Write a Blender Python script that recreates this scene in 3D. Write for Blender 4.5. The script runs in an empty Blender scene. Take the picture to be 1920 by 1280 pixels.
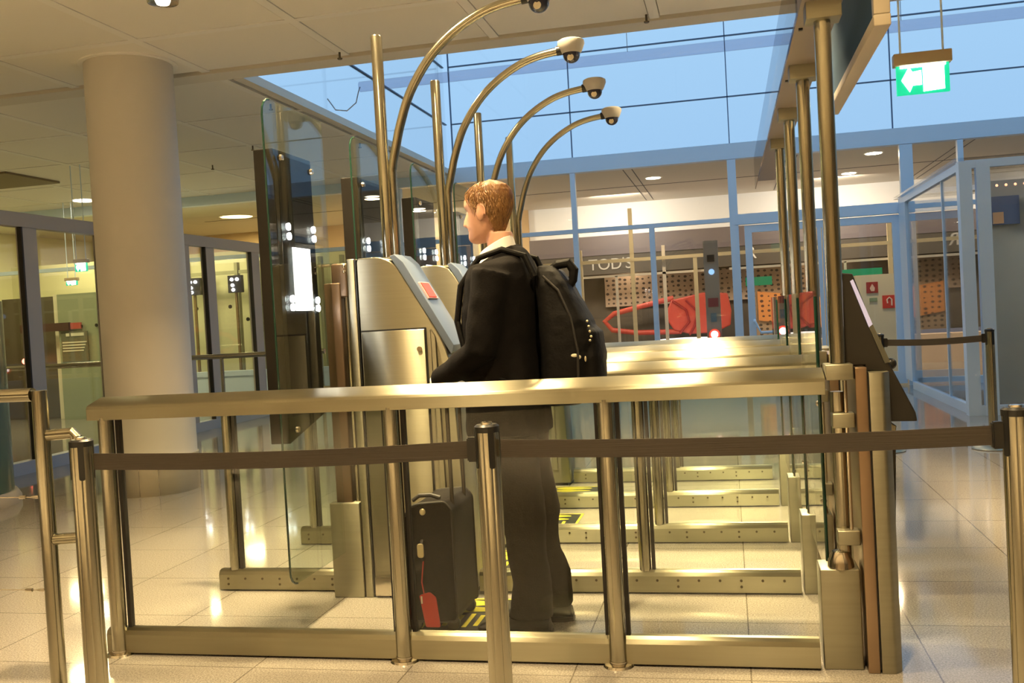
import bpy, bmesh, math, random
from mathutils import Vector, Matrix, noise
random.seed(7)
S = bpy.context.scene
C = S.collection
PI = math.pi

# ---------------------------------------------------------------- camera
YAW, PITCH, ROLL, FPX, EYE = .2196, -.0258, -.0559, 1830.0, 1.27
cy, sy = math.cos(YAW), math.sin(YAW)
fw = Vector((-sy*math.cos(PITCH), cy*math.cos(PITCH), math.sin(PITCH)))
rt = Vector((cy, sy, 0)); up = rt.cross(fw)
r2 = math.cos(ROLL)*rt + math.sin(ROLL)*up
u2 = -math.sin(ROLL)*rt + math.cos(ROLL)*up
cam = bpy.data.cameras.new('camera'); camo = bpy.data.objects.new('camera', cam); C.objects.link(camo)
cam.sensor_width = 36; cam.lens = 36*FPX/1920; cam.clip_start = .05; cam.clip_end = 200
M = Matrix((r2, u2, -fw)).transposed().to_4x4(); M.translation = Vector((0, 0, EYE))
camo.matrix_world = M
S.camera = camo

# ---------------------------------------------------------------- render look
S.view_settings.view_transform = 'Standard'; S.view_settings.look = 'None'
S.view_settings.gamma = 1; S.view_settings.use_curve_mapping = False
S.view_settings.exposure = 0.88
S.cycles.transparent_max_bounces = 40
S.cycles.max_bounces = 8; S.cycles.glossy_bounces = 5; S.cycles.diffuse_bounces = 4
S.cycles.sample_clamp_indirect = 6; S.cycles.blur_glossy = .6
S.cycles.caustics_reflective = False; S.cycles.caustics_refractive = False
S.cycles.use_denoising = True

# ---------------------------------------------------------------- sky (dusk)
W = bpy.data.worlds.new('dusk_sky'); S.world = W; W.use_nodes = True
nt = W.node_tree; nt.nodes.clear()
wo = nt.nodes.new('ShaderNodeOutputWorld'); wb = nt.nodes.new('ShaderNodeBackground')
tc = nt.nodes.new('ShaderNodeTexCoord'); sx = nt.nodes.new('ShaderNodeSeparateXYZ'); rp = nt.nodes.new('ShaderNodeValToRGB')
rp.color_ramp.elements[0].position = 0.0; rp.color_ramp.elements[0].color = (.185, .315, .49, 1)
rp.color_ramp.elements[1].position = .35; rp.color_ramp.elements[1].color = (.23, .38, .545, 1)
nt.links.new(tc.outputs['Generated'], sx.inputs[0]); nt.links.new(sx.outputs['Z'], rp.inputs[0])
nt.links.new(rp.outputs[0], wb.inputs[0]); nt.links.new(wb.outputs[0], wo.inputs[0]); wb.inputs[1].default_value = 1.0

WARM = (1, .745, .39)
CEIL = 3.5

# ---------------------------------------------------------------- materials
def mat(name, col, rough=.5, metal=0, emit=None, es=1, spec=None, bump=None, var=None, coat=0, aniso=0, alpha=1):
    m = bpy.data.materials.new(name); m.use_nodes = True
    n = m.node_tree.nodes; l = m.node_tree.links; b = n['Principled BSDF']
    b.inputs['Base Color'].default_value = (*col, 1); b.inputs['Roughness'].default_value = rough
    b.inputs['Metallic'].default_value = metal
    if coat: b.inputs['Coat Weight'].default_value = coat
    if spec is not None: b.inputs['Specular IOR Level'].default_value = spec
    if emit: b.inputs['Emission Color'].default_value = (*emit, 1); b.inputs['Emission Strength'].default_value = es
    if alpha < 1: b.inputs['Alpha'].default_value = alpha
    if aniso:
        b.inputs['Anisotropic'].default_value = aniso
        t = n.new('ShaderNodeTangent'); t.direction_type = 'UV_MAP'; b.inputs['Anisotropic Rotation'].default_value = .25
        l.new(t.outputs[0], b.inputs['Tangent'])
    if var or bump:
        t = n.new('ShaderNodeTexCoord'); mp = n.new('ShaderNodeMapping'); l.new(t.outputs['Object'], mp.inputs[0])
    if var:      # (scale xyz, amount)
        mp.inputs['Scale'].default_value = var[0]
        z = n.new('ShaderNodeTexNoise'); z.inputs['Scale'].default_value = 1; z.inputs['Detail'].default_value = 3
        l.new(mp.outputs[0], z.inputs[0])
        mx = n.new('ShaderNodeMix'); mx.data_type = 'RGBA'; l.new(z.outputs[0], mx.inputs[0])
        a = var[1]
        mx.inputs[6].default_value = (*[c*(1-a) for c in col], 1); mx.inputs[7].default_value = (*[min(1, c*(1+a)) for c in col], 1)
        l.new(mx.outputs[2], b.inputs['Base Color'])
    if bump:     # (scale xyz, strength)
        mp2 = n.new('ShaderNodeMapping'); l.new(t.outputs['Object'], mp2.inputs[0]); mp2.inputs['Scale'].default_value = bump[0]
        z = n.new('ShaderNodeTexNoise'); z.inputs['Scale'].default_value = 1; z.inputs['Detail'].default_value = 2
        l.new(mp2.outputs[0], z.inputs[0])
        bp = n.new('ShaderNodeBump'); bp.inputs['Strength'].default_value = bump[1]; bp.inputs['Distance'].default_value = .002
        l.new(z.outputs[0], bp.inputs['Height']); l.new(bp.outputs[0], b.inputs['Normal'])
    return m

def glassmat(name, tint, ior=1.5, rough=0.0, density=1.0):
    m = bpy.data.materials.new(name); m.use_nodes = True
    n = m.node_tree.nodes; l = m.node_tree.links; n.clear()
    o = n.new('ShaderNodeOutputMaterial'); t = n.new('ShaderNodeBsdfTransparent'); g = n.new('ShaderNodeBsdfGlossy')
    mx = n.new('ShaderNodeMixShader'); f = n.new('ShaderNodeFresnel'); f.inputs[0].default_value = ior
    t.inputs[0].default_value = (*tint, 1); g.inputs[1].default_value = rough
    ge = n.new('ShaderNodeNewGeometry'); iv = n.new('ShaderNodeMapRange')      # same reflectance on both faces of a thin pane
    iv.inputs[3].default_value = ior; iv.inputs[4].default_value = 1/ior
    l.new(ge.outputs['Backfacing'], iv.inputs[0]); l.new(iv.outputs[0], f.inputs[0])
    l.new(f.outputs[0], mx.inputs[0]); l.new(t.outputs[0], mx.inputs[1]); l.new(g.outputs[0], mx.inputs[2]); l.new(mx.outputs[0], o.inputs[0])
    return m

STEEL = mat('brushed_steel', (.33, .315, .24), .42, 1, var=((3, 3, 60), .10), aniso=.7)
STEELR = mat('brushed_steel_rail', (.36, .34, .25), .36, 1, var=((2, 60, 60), .08), aniso=.95)
STEELP = mat('brushed_steel_panel', (.32, .30, .225), .36, 1, var=((4, 4, 120), .08), aniso=.95)
CHROME = mat('polished_steel', (.62, .57, .48), .15, 1)
TUBE = mat('tube_steel', (.42, .395, .305), .19, 1)
DKSTEEL = mat('smoked_steel', (.17, .12, .08), .35, .8)
WHITE = mat('white_paint', (.80, .78, .72), .6, var=((2, 2, 2), .03))
CEILM = mat('ceiling_panel', (.90, .87, .80), .7, bump=((300, 300, 300), .15))
CEILJ = mat('ceiling_strip', (.93, .91, .86), .6)
BEAM = mat('beam_paint', (.74, .70, .62), .6)
GAP = mat('shadow_gap', (.10, .09, .08), .8)
BLACK = mat('black_plastic', (.012, .012, .012), .35)
RUBBER = mat('black_rubber', (.015, .013, .012), .6)
BELT = mat('grey_webbing', (.062, .052, .043), .8, bump=((3, 3, 500), .6), var=((8, 8, 300), .18))
FRAMEB = mat('skylit_silver_frame', (.66, .82, 1.0), .35)  # silver paint; the blue dusk light on it is put into the colour
FRAMEL = mat('grey_lilac_frame', (.50, .47, .46), .5)
GLASS = glassmat('clear_glass', (.965, .985, .965), 1.42)
GLASSW = glassmat('window_glass', (.985, .99, .99), 1.42)
GLASSG = glassmat('green_glass', (.91, .955, .925))
EDGE = mat('glass_edge_green', (.010, .040, .028), .15)
TEAL = mat('teal_frosted_glass', (.075, .15, .12), .25, coat=.4)
LAMP = mat('lamp_white', (1, 1, 1), .5, emit=(1, .86, .62), es=7)
LED = mat('led_white', (1, 1, 1), .5, emit=(1, .98, 1), es=12)
SCREEN = mat('screen_white', (1, 1, 1), .3, emit=(1, 1, .97), es=3.2)
REDM = mat('red_plastic', (.75, .05, .03), .4, emit=(1, .05, .02), es=.45)
LAMPRED = mat('red_lamp', (1, .2, .15), .4, emit=(1, .12, .08), es=5)
GREENE = mat('exit_green', (.0, .10, .05), .4, emit=(.0, .40, .19), es=1.0)
EXITW = mat('exit_white', (1, 1, 1), .4, emit=(.9, 1, .95), es=7)

# floor: speckled granite tiles
def floor_mat():
    m = bpy.data.materials.new('granite_tiles'); m.use_nodes = True
    n = m.node_tree.nodes; l = m.node_tree.links; b = n['Principled BSDF']
    t = n.new('ShaderNodeTexCoord')
    z = n.new('ShaderNodeTexNoise'); z.inputs['Scale'].default_value = 150; z.inputs['Detail'].default_value = 4; z.inputs['Roughness'].default_value = .8
    r = n.new('ShaderNodeValToRGB'); r.color_ramp.elements[0].position = .40; r.color_ramp.elements[0].color = (.22, .195, .165, 1)
    r.color_ramp.elements[1].position = .60; r.color_ramp.elements[1].color = (.44, .405, .36, 1)
    mp = n.new('ShaderNodeMapping'); mp.inputs['Location'].default_value = (-.015, -.29, 0)
    br = n.new('ShaderNodeTexBrick'); br.offset = 0; br.squash = 1
    br.inputs['Scale'].default_value = 1; br.inputs['Brick Width'].default_value = .61; br.inputs['Row Height'].default_value = .61
    br.inputs['Mortar Size'].default_value = .0028; br.inputs['Mortar Smooth'].default_value = .1
    br.inputs['Color1'].default_value = (1, 1, 1, 1); br.inputs['Color2'].default_value = (.93, .93, .93, 1); br.inputs['Mortar'].default_value = (.45, .43, .40, 1)
    mx = n.new('ShaderNodeMix'); mx.data_type = 'RGBA'; mx.blend_type = 'MULTIPLY'; mx.inputs[0].default_value = 1
    l.new(t.outputs['Object'], z.inputs[0]); l.new(z.outputs[0], r.inputs[0]); l.new(t.outputs['Object'], mp.inputs[0]); l.new(mp.outputs[0], br.inputs[0])
    l.new(r.outputs[0], mx.inputs[6]); l.new(br.outputs[0], mx.inputs[7]); l.new(mx.outputs[2], b.inputs['Base Color'])
    b.inputs['Roughness'].default_value = .07; b.inputs['Specular IOR Level'].default_value = .85
    return m
FLOOR = floor_mat()

# ---------------------------------------------------------------- mesh builder
class MB:
    def __init__(s): s.bm = bmesh.new()
    def box(s, x0, x1, y0, y1, z0, z1, bev=0):
        b = bmesh.new() if bev else s.bm
        v = [b.verts.new((x, y, z)) for x in (x0, x1) for y in (y0, y1) for z in (z0, z1)]
        for f in ((0, 1, 3, 2), (4, 6, 7, 5), (0, 4, 5, 1), (2, 3, 7, 6), (0, 2, 6, 4), (1, 5, 7, 3)):
            b.faces.new([v[i] for i in f])
        if bev:
            bmesh.ops.bevel(b, geom=b.edges[:], offset=bev, segments=3, affect='EDGES', profile=.5)
            s._merge(b)
        return s
    def _merge(s, b, M=None):
        me = bpy.data.meshes.new('t'); b.to_mesh(me); b.free()
        if M: me.transform(M)
        s.bm.from_mesh(me); bpy.data.meshes.remove(me)
    def ring(s, c, ax, r, n, ph=0):
        ax = Vector(ax).normalized()
        a = ax.orthogonal().normalized() if abs(ax.z) < .99 else Vector((1, 0, 0))
        a = (a - ax*a.dot(ax)).normalized(); b = ax.cross(a)
        return [s.bm.verts.new(Vector(c) + r*(math.cos(ph+2*PI*i/n)*a + math.sin(ph+2*PI*i/n)*b)) for i in range(n)]
    def tube(s, pts, r, n=20, cap=True):
        pts = [Vector(p) for p in pts]; rs = r if isinstance(r, (list, tuple)) else [r]*len(pts)
        prev = None; a = None
        for i, p in enumerate(pts):
            d = (pts[min(i+1, len(pts)-1)] - pts[max(i-1, 0)]).normalized()
            if a is None:
                a = Vector((0, 1, 0)) if abs(d.y) < .9 else Vector((1, 0, 0))
            a = (a - d*a.dot(d)).normalized(); b = d.cross(a)
            rg = [s.bm.verts.new(p + rs[i]*(math.cos(2*PI*k/n)*a + math.sin(2*PI*k/n)*b)) for k in range(n)]
            if prev:
                for k in range(n): s.bm.faces.new((prev[k], prev[(k+1) % n], rg[(k+1) % n], rg[k]))
            elif cap: s.bm.faces.new(rg[::-1])
            prev = rg
        if cap: s.bm.faces.new(prev)
        return s
    def prism(s, poly, axis, a0, a1, bev=0):   # poly = 2-D outline; axis 'x','y','z' = extrusion direction
        b = bmesh.new()
        def P(u, v, w): return {'x': (w, u, v), 'y': (u, w, v), 'z': (u, v, w)}[axis]
        A = [b.verts.new(P(u, v, a0)) for u, v in poly]; B = [b.verts.new(P(u, v, a1)) for u, v in poly]
        n = len(poly); b.faces.new(A[::-1]); b.faces.new(B)
        for i in range(n): b.faces.new((A[i], A[(i+1) % n], B[(i+1) % n], B[i]))
        bmesh.ops.recalc_face_normals(b, faces=b.faces[:])
        if bev:
            ed = [e for e in b.edges if e.is_boundary is False and len(e.link_faces) == 2 and e.calc_face_angle(0) > .5]
            bmesh.ops.bevel(b, geom=ed, offset=bev, segments=2, affect='EDGES', profile=.5)
        s._merge(b); return s
    def lathe(s, prof, c=(0, 0, 0), n=32, ax='z', fl=None):
        prev = None; c = Vector(c)
        for r, h in prof:
            rg = []
            for k in range(n):
                t = 2*PI*k/n; rr = r*(fl(t) if fl else 1)
                p = (rr*math.cos(t), rr*math.sin(t), h)
                if ax == 'y': p = (p[0], p[2], p[1])
                if ax == 'x': p = (p[2], p[0], p[1])
                rg.append(s.bm.verts.new(c + Vector(p)))
            if prev:
                for k in range(n): s.bm.faces.new((prev[k], prev[(k+1) % n], rg[(k+1) % n], rg[k]))
            else: s.bm.faces.new(rg[::-1])
            prev = rg
        s.bm.faces.new(prev); return s
    def loft(s, rings, cap=True):
        prev = None
        for rg in rings:
            v = [s.bm.verts.new(p) for p in rg]; n = len(v)
            if prev:
                for k in range(n): s.bm.faces.new((prev[k], prev[(k+1) % n], v[(k+1) % n], v[k]))
            elif cap: s.bm.faces.new(v[::-1])
            prev = v
        if cap: s.bm.faces.new(prev)
        return s
    def ball(s, c, r, sc=(1, 1, 1), u=20, v=12):
        b = bmesh.new(); bmesh.ops.create_uvsphere(b, u_segments=u, v_segments=v, radius=r)
        M = Matrix.Translation(c) @ Matrix.Diagonal((*sc, 1)); s._merge(b, M); return s
    def build(s, name, m, parent=None, loc=None, smooth=True, ang=.6):
        bmesh.ops.remove_doubles(s.bm, verts=s.bm.verts[:], dist=1e-6)
        bmesh.ops.recalc_face_normals(s.bm, faces=s.bm.faces[:])
        me = bpy.data.meshes.new(name)
        if loc is not None:
            bmesh.ops.translate(s.bm, verts=s.bm.verts[:], vec=-Vector(loc))
        if smooth:
            for f in s.bm.faces: f.smooth = not (len(f.verts) > 6 or all(len(e.link_faces) != 2 or e.calc_face_angle(0) > .3 for e in f.edges))
            for e in s.bm.edges:
                if len(e.link_faces) == 2 and e.calc_face_angle(0) > ang: e.smooth = False
        uv = s.bm.loops.layers.uv.new('UVMap')       # u runs along x: the brushing direction of the steel
        for f in s.bm.faces:
            sx_ = abs(f.normal.x) > .9
            for lp in f.loops:
                co = lp.vert.co; lp[uv].uv = (co.y, co.z) if sx_ else (co.x, co.z+co.y)
        s.bm.to_mesh(me); s.bm.free()
        me.materials.append(m)
        o = bpy.data.objects.new(name, me); C.objects.link(o)
        if parent: o.parent = parent
        if loc is not None: o.location = loc
        return o

def sub(child, part):      # make a piece a sub-part of a part of the same thing
    child.location = child.location - part.location; child.parent = part
    return child
def tag(o, label, cat, group=None):
    o['label'] = label; o['category'] = cat
    if group: o['group'] = group
    return o
def thing(name, label, cat, loc=(0, 0, 0), group=None):
    o = bpy.data.objects.new(name, None); C.objects.link(o); o.location = loc; o.empty_display_size = .1
    return tag(o, label, cat, group)
def struct(o): o['kind'] = 'structure'; return o
def sroot(name):
    o = bpy.data.objects.new(name, None); C.objects.link(o); o.empty_display_size = .1; return struct(o)
def dup(root, dloc, label=None, group=None):
    r = root.copy(); C.objects.link(r); r.location = Vector(root.location) + Vector(dloc)
    if label: r['label'] = label
    if group: r['group'] = group
    for ch in list(root.children):
        c = ch.copy(); C.objects.link(c); c.parent = r
        for g in list(ch.children):
            d = g.copy(); C.objects.link(d); d.parent = c
    return r
def text_obj(name, txt, size, m, parent, M, ext=.001):
    cu = bpy.data.curves.new(name, 'FONT'); cu.body = txt; cu.size = size; cu.extrude = ext; cu.align_x = 'CENTER'; cu.align_y = 'CENTER'
    t = bpy.data.objects.new(name, cu); C.objects.link(t)
    bpy.context.view_layer.update()
    me = bpy.data.meshes.new_from_object(t.evaluated_get(bpy.context.evaluated_depsgraph_get()))
    bpy.data.objects.remove(t); me.transform(M); me.materials.clear(); me.materials.append(m)
    o = bpy.data.objects.new(name, me); C.objects.link(o); o.parent = parent
    return o
MXZ = Matrix(((1, 0, 0, 0), (0, 0, -1, 0), (0, 1, 0, 0), (0, 0, 0, 1)))    # text facing -Y
def facing_x(v): return Matrix(((0, 0, 1, 0), (1, 0, 0, 0), (0, 1, 0, 0), (0, 0, 0, 1)))   # text facing +X

def area(name, loc, size, power, col=WARM, spread=PI, rot=(0, 0, 0), shape='DISK'):
    L = bpy.data.lights.new(name, 'AREA'); L.shape = shape; L.size = size; L.energy = power; L.color = col; L.spread = spread
    o = bpy.data.objects.new(name, L); C.objects.link(o); o.location = loc; o.rotation_euler = rot
    return o

# ================================================================ ROOM SHELL
struct(MB().box(-18, 13, -7, 30, -.12, 0).build('floor', FLOOR, smooth=False))
BY = 7.68      # ceiling beam edge
# ceiling as separate tiles with joints, over the zone in front of the roof light and to its left
c = MB()
XJ = [-4.255 + 1.27*i for i in range(-11, 14)]
YJ = [6.65 - 3.3*i for i in range(0, 5)]
def tiles(c, xs, ys, skip=None):
    for i in range(len(xs)-1):
        for j in range(len(ys)-1):
            xa, xb, ya, yb = xs[i]+.045, xs[i+1]-.045, ys[j]+.045, ys[j+1]-.045
            if xb-xa < .02 or yb-ya < .02: continue
            if skip and skip((xa+xb)/2, (ya+yb)/2): continue
            c.box(xa, xb, ya, yb, CEIL, CEIL+.03)
tiles(c, XJ, [-7.0, -3.25, .05, 3.35, 6.65, 7.66])
XL = [x for x in XJ if x < -4.2]
tiles(c, XL + ([-4.15] if XL[-1] < -4.2 else []), [7.9, 9.4, 10.9, 12.4, 13.9, 15.4, 16.9, 18.4, 19.9, 22, 24])
ceil = struct(c.build('ceiling', CEILM, smooth=False))
s = MB()
for x in XJ: s.box(x-.038, x+.038, -7, 7.66, CEIL-.004, CEIL+.02)
for y in (-3.25, .05, 3.35, 6.65): s.box(-18, 13, y-.036, y+.036, CEIL-.003, CEIL+.02)
for x in XL: s.box(x-.038, x+.038, 7.9, 24, CEIL-.004, CEIL+.02)
for y in (9.4, 10.9, 12.4, 13.9, 15.4, 16.9, 18.4, 19.9, 22): s.box(-18, -4.1, y-.025, y+.025, CEIL-.003, CEIL+.02)
struct(s.build('trim_1', CEILJ, smooth=False))
s = MB().box(-18, 13, -7, 7.67, CEIL+.031, CEIL+.3).box(-18, -4.14, 7.7, 26, CEIL+.031, CEIL+.06)
struct(s.build('trim_2', GAP, smooth=False))
# beam along the near edge of the roof light, and bulkhead along its left edge
struct(MB().box(-18, 13, BY, BY+.24, CEIL-.015, CEIL+.3).build('trim_3', BEAM, smooth=False))
struct(MB().box(-4.14, -4.04, BY+.24, 14.5, CEIL-.02, CEIL+.06).build('trim_4', BEAM, smooth=False))
struct(MB().box(-18, 12.9, 14.46, 14.62, CEIL-.15, CEIL+.075).build('trim_5', FRAMEB, smooth=False))
# outer walls
struct(MB().box(-18.1, -18, -7, 30, 0, 4).build('wall_left', mat('cream_wall', (.62, .58, .40), .7), smooth=False))
struct(MB().box(13, 13.1, -7, 30, 0, 8).build('wall_right', WHITE, smooth=False))
struct(MB().box(-18, 13, -7.1, -7, 0, 4).build('wall_front', mat('taupe_wall', (.45, .38, .28), .7), smooth=False))
struct(MB().box(-18, 13, 30, 30.1, 0, 6).build('wall_back', mat('dark_wall', (.10, .09, .08), .7), smooth=False))

# roof light: glazed upstand on three sides plus glass roof, dusk sky behind
r = sroot('window_1')
r.location = (-4, 14.5, CEIL)
pane = MB().box(-4.0, 13, 14.5, 14.515, CEIL, 7.4).build('pane', GLASSW, r, smooth=False); pane.location = (4, -14.5, -CEIL)
fr = MB()
for z in (4.25, 5.12, 6.0, 6.9): fr.box(-4, 13, 14.485, 14.53, z-.007, z+.007)
for x in (-4.0, -2.16, .13, 2.35, 4.6, 6.9, 9.1): fr.box(x-.007, x+.007, 14.485, 14.53, CEIL, 7.4)
fo = fr.build('frame', mat('slate_joint', (.10, .16, .28), .5), r, smooth=False); fo.location = (4, -14.5, -CEIL)
r = sroot('window_2')
MB().box(-4.10, -4.085, 7.95, 14.5, CEIL+.06, 7.4).build('pane', GLASSW, r, smooth=False)
fr = MB()
for z in (4.25, 5.12, 6.0): fr.box(-4.11, -4.07, 7.95, 14.5, z-.007, z+.007)
fr.build('frame', mat('slate_joint_side', (.10, .16, .28), .5), r, smooth=False)
struct(MB().box(-4.1, 13, 7.75, 7.9, CEIL+.3, 7.4).build('wall_1', WHITE, smooth=False))

# ================================================================ BACK GLAZED WALL (Y = 14.5)
BYW = 14.5
r = sroot('window_3')
f = MB()
def mull(x, z0, z1, w=.06): f.box(x-w/2, x+w/2, BYW-.05, BYW+.05, z0, z1)
for x in (-4.9, -2.17, 3.2, 5.4, 7.6): mull(x, 0, 3.34, .075)
mull(.14, 0, 3.34, .12); mull(2.50, 0, 3.34, .17)
mull(-1.04, 0, 2.48, .075)
f.box(-18, .14, BYW-.045, BYW+.045, 2.45, 2.51)
f.box(.14, 2.5, BYW-.06, BYW+.06, 2.40, 2.55)
f.box(2.5, 9, BYW-.045, BYW+.045, 2.45, 2.51)
f.box(-18, .14, BYW-.07, BYW+.07, .0, .58); 
f.box(2.5, 9, BYW-.05, BYW+.05, 0, .10)
f.box(-18, .14, BYW-.1, BYW+.08, .56, .64)
f.build('frame', FRAMEB, r, smooth=False)
g = MB().box(-18, .14, BYW-.006, BYW+.006, .6, 3.34).box(.14, 2.5, BYW-.006, BYW+.006, 2.5, 3.34).box(2.5, 9, BYW-.006, BYW+.006, .1, 3.34)
g.build('pane', GLASSW, r, smooth=False)
# door in it
d = sroot('door_1')
f = MB()
for xa, xb in ((.28, .38), (2.28, 2.39)): f.box(xa, xb, BYW-.035, BYW+.035, .03, 2.38)
for xa, xb in ((1.28, 1.33), (1.345, 1.39)): f.box(xa, xb, BYW-.032, BYW+.032, .04, 2.30)
f.box(.38, 2.28, BYW-.035, BYW+.035, 2.28, 2.38).box(.38, 2.28, BYW-.035, BYW+.035, .03, .20)
f.build('door_frame', FRAMEB, d, smooth=False)
MB().box(.38, 1.28, BYW-.006, BYW+.006, .2, 2.28).box(1.39, 2.28, BYW-.006, BYW+.006, .2, 2.28).build('pane', GLASSW, d, smooth=False)
MB().tube([(.36, BYW-.04, 1.02), (.36, BYW-.12, 1.00), (.44, BYW-.14, .84), (1.25, BYW-.14, .84)], .02).build('handle', FRAMEB, d)

# ================================================================ HALL AND SHOP BEHIND
HC = 3.47
hc = MB().box(-18, 13, 14.62, 30, HC, HC+.1)
struct(hc.build('ceiling_hall', mat('hall_ceiling', (.72, .66, .55), .7), smooth=False))
s = MB()
for x in (-1.5, 1.0, 3.5): s.box(x-.02, x-.005, 14.7, 20, HC-.004, HC+.01).box(x+.12, x+.135, 14.7, 20, HC-.004, HC+.01)
for y in (17.6,): s.box(-10, 10, y-.02, y+.02, HC-.004, HC+.01)
struct(s.build('trim_6', GAP, smooth=False))
# white lit bulkhead above the shop
wf = mat('lit_bulkhead', (.88, .88, .88), .6)
struct(MB().box(-4.0, 12.9, 20.2, 20.4, 2.82, HC).build('wall_2', wf, smooth=False))
struct(MB().box(-18, -4.0, 20.1, 20.35, 0, HC).build('wall_3', mat('ochre_wall', (.55, .38, .20), .7), smooth=False))
MBs = MB().box(-4.0, 12.9, 20.1, 20.35, 2.42, 2.82)
sg = tag(MBs.build('shop_fascia', mat('purple_grey_fascia', (.13, .11, .12), .5), smooth=False), 'long dark purple grey fascia band below the white bulkhead, behind the glass wall', 'shop sign')
sh = thing('storefront', 'dark storefront with dotted display panels behind the far glass wall', 'shop front', (0, 20.9, 0))
def shp(mb, name, m): o = mb.build(name, m, sh, smooth=False); o.location = (0, -20.9, 0); return o
shp(MB().box(-3.95, 12.9, 20.9, 21.0, 0, 2.42), 'back_panel', mat('shop_dark', (.085, .07, .05), .6, var=((3, 3, 3), .4)))
def dots_mat(name, base, dot, sc):
    m = mat(name, base, .6); n = m.node_tree.nodes; l = m.node_tree.links
    t = n.new('ShaderNodeTexCoord'); mp = n.new('ShaderNodeMapping'); mp.inputs['Scale'].default_value = (sc, 0, sc*1.25)
    v = n.new('ShaderNodeTexVoronoi'); v.inputs['Randomness'].default_value = .25; v.inputs['Scale'].default_value = 1
    r = n.new('ShaderNodeValToRGB'); r.color_ramp.interpolation = 'CONSTANT'
    r.color_ramp.elements[0].color = (*dot, 1); r.color_ramp.elements[1].position = .27; r.color_ramp.elements[1].color = (*base, 1)
    l.new(t.outputs['Object'], mp.inputs[0]); l.new(mp.outputs[0], v.inputs[0]); l.new(v.outputs[0], r.inputs[0]); l.new(r.outputs[0], n['Principled BSDF'].inputs[0])
    return m
shp(MB().box(-2.55, .55, 20.80, 20.88, 1.35, 2.02), 'dotted_panel', dots_mat('grey_dots', (.36, .27, .19), (.05, .035, .025), 8))
shp(MB().box(.55, 1.75, 20.80, 20.88, .55, 2.02), 'dotted_panel', dots_mat('tan_dots', (.34, .24, .15), (.05, .035, .025), 8))
shp(MB().prism([(.60, .90), (2.3, .62), (2.3, 1.25), (.60, 1.5)], 'y', 20.74, 20.79), 'orange_panel', dots_mat('orange_dots', (.62, .24, .06), (.10, .04, .02), 7.5))
shp(MB().box(-3.95, 12.9, 20.12, 20.3, 2.03, 2.42), 'lintel', mat('lintel_dark', (.07, .06, .045), .6))
shp(MB().box(-3.95, 12.9, 20.7, 20.79, 0, .55), 'plinth', mat('shop_plinth', (.18, .20, .30), .5))
# red display: large loop shape
def arc(cx, cz, rx, rz, a0, a1, n=16): return [(cx+rx*math.cos(a0+(a1-a0)*i/n), cz+rz*math.sin(a0+(a1-a0)*i/n)) for i in range(n+1)]
red = mat('red_leather', (.42, .05, .03), .5)
rd = thing('red_display', 'large red handbag shaped display with a long loop in the shop window', 'shop display', (-.9, 20.45, 0))
o = MB().prism([(-1.12, .80), (-1.3, 1.08), (-1.15, 1.42), (-.5, 1.54), (.0, 1.50), (.06, 1.15), (.03, .84), (-.3, .70), (-.8, .70)], 'y', 20.42, 20.56, .03).build('bag_body', red, rd); o.location = (.9, -20.45, 0)
o = MB().tube([(-1.1, 20.5, 1.46), (-1.7, 20.5, 1.34), (-2.35, 20.5, 1.20), (-2.55, 20.5, 1.05), (-2.4, 20.5, .86), (-1.9, 20.5, .78), (-1.0, 20.5, .76)], .055, 14).build('loop_handle', red, rd); o.location = (.9, -20.45, 0)
o = MB().tube([(-1.12, 20.4, 1.40), (-.85, 20.4, 1.2), (-.8, 20.4, .95), (-1.0, 20.4, .72)], .025, 10).tube([(-.85, 20.4, 1.40), (-.62, 20.4, 1.15), (-.7, 20.4, .85), (-.8, 20.4, .68)], .02, 10).build('seam', mat('dark_red', (.22, .01, .01), .5), rd); o.location = (.9, -20.45, 0)
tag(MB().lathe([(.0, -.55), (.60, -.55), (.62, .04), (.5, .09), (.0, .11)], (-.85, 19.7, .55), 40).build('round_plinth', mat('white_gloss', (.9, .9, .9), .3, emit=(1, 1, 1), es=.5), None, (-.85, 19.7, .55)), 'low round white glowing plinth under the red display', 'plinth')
tx = text_obj('shop_lettering', "TOD'S", .32, mat('silver_letters', (.45, .43, .38), .4), None, Matrix.Translation((-2.33, 20.11, 2.22)) @ MXZ, .01)
tag(tx, 'thin silver shop lettering above the left dotted panel', 'lettering')
tx = text_obj('shop_lettering', "R", .34, mat('white_letters', (.8, .78, .72), .4), None, Matrix.Translation((.50, 20.11, 2.26)) @ MXZ, .01)
tag(tx, 'single white letter on the dark band right of the door frame', 'lettering')
# cream frames of two grids in front of the shop
CREAM = mat('cream_metal', (.75, .66, .46), .5); WHT = mat('white_metal', (.85, .80, .74), .5)
gr = thing('glazing_grid', 'cream framed glazing grid in front of the dark shop, behind the far wall', 'glazing frame', (0, 17.8, 0))
g = MB(); g.box(-3.3, 5.2, 17.76, 17.84, 2.14, 2.20)
def at17(m, x, z0, z1, w): m.box(x-w/2, x+w/2, 17.77, 17.83, z0, z1)
for x, z0, z1, w in ((-2.62, 0, 2.4, .10), (-1.66, 0, 3.1, .07), (-.54, 0, 2.2, .07), (1.62, 0, 2.5, .07), (2.75, 0, 2.5, .07)): at17(g, x, z0, z1, w)
o = g.build('cream_bars', CREAM, gr, smooth=False); o.location = (0, -17.8, 0)
g = MB(); g.box(-3.0, -.28, 17.87, 17.91, 1.88, 1.92).box(.05, 5.2, 17.87, 17.91, 1.88, 1.92)
for x, z0, z1, w in ((-1.97, 0, 1.9, .045), (-1.10, 0, 2.4, .06), (-.21, 0, 1.9, .06), (2.02, 0, 1.9, .04)): g.box(x-w/2, x+w/2, 17.87, 17.91, z0, z1)
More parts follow.
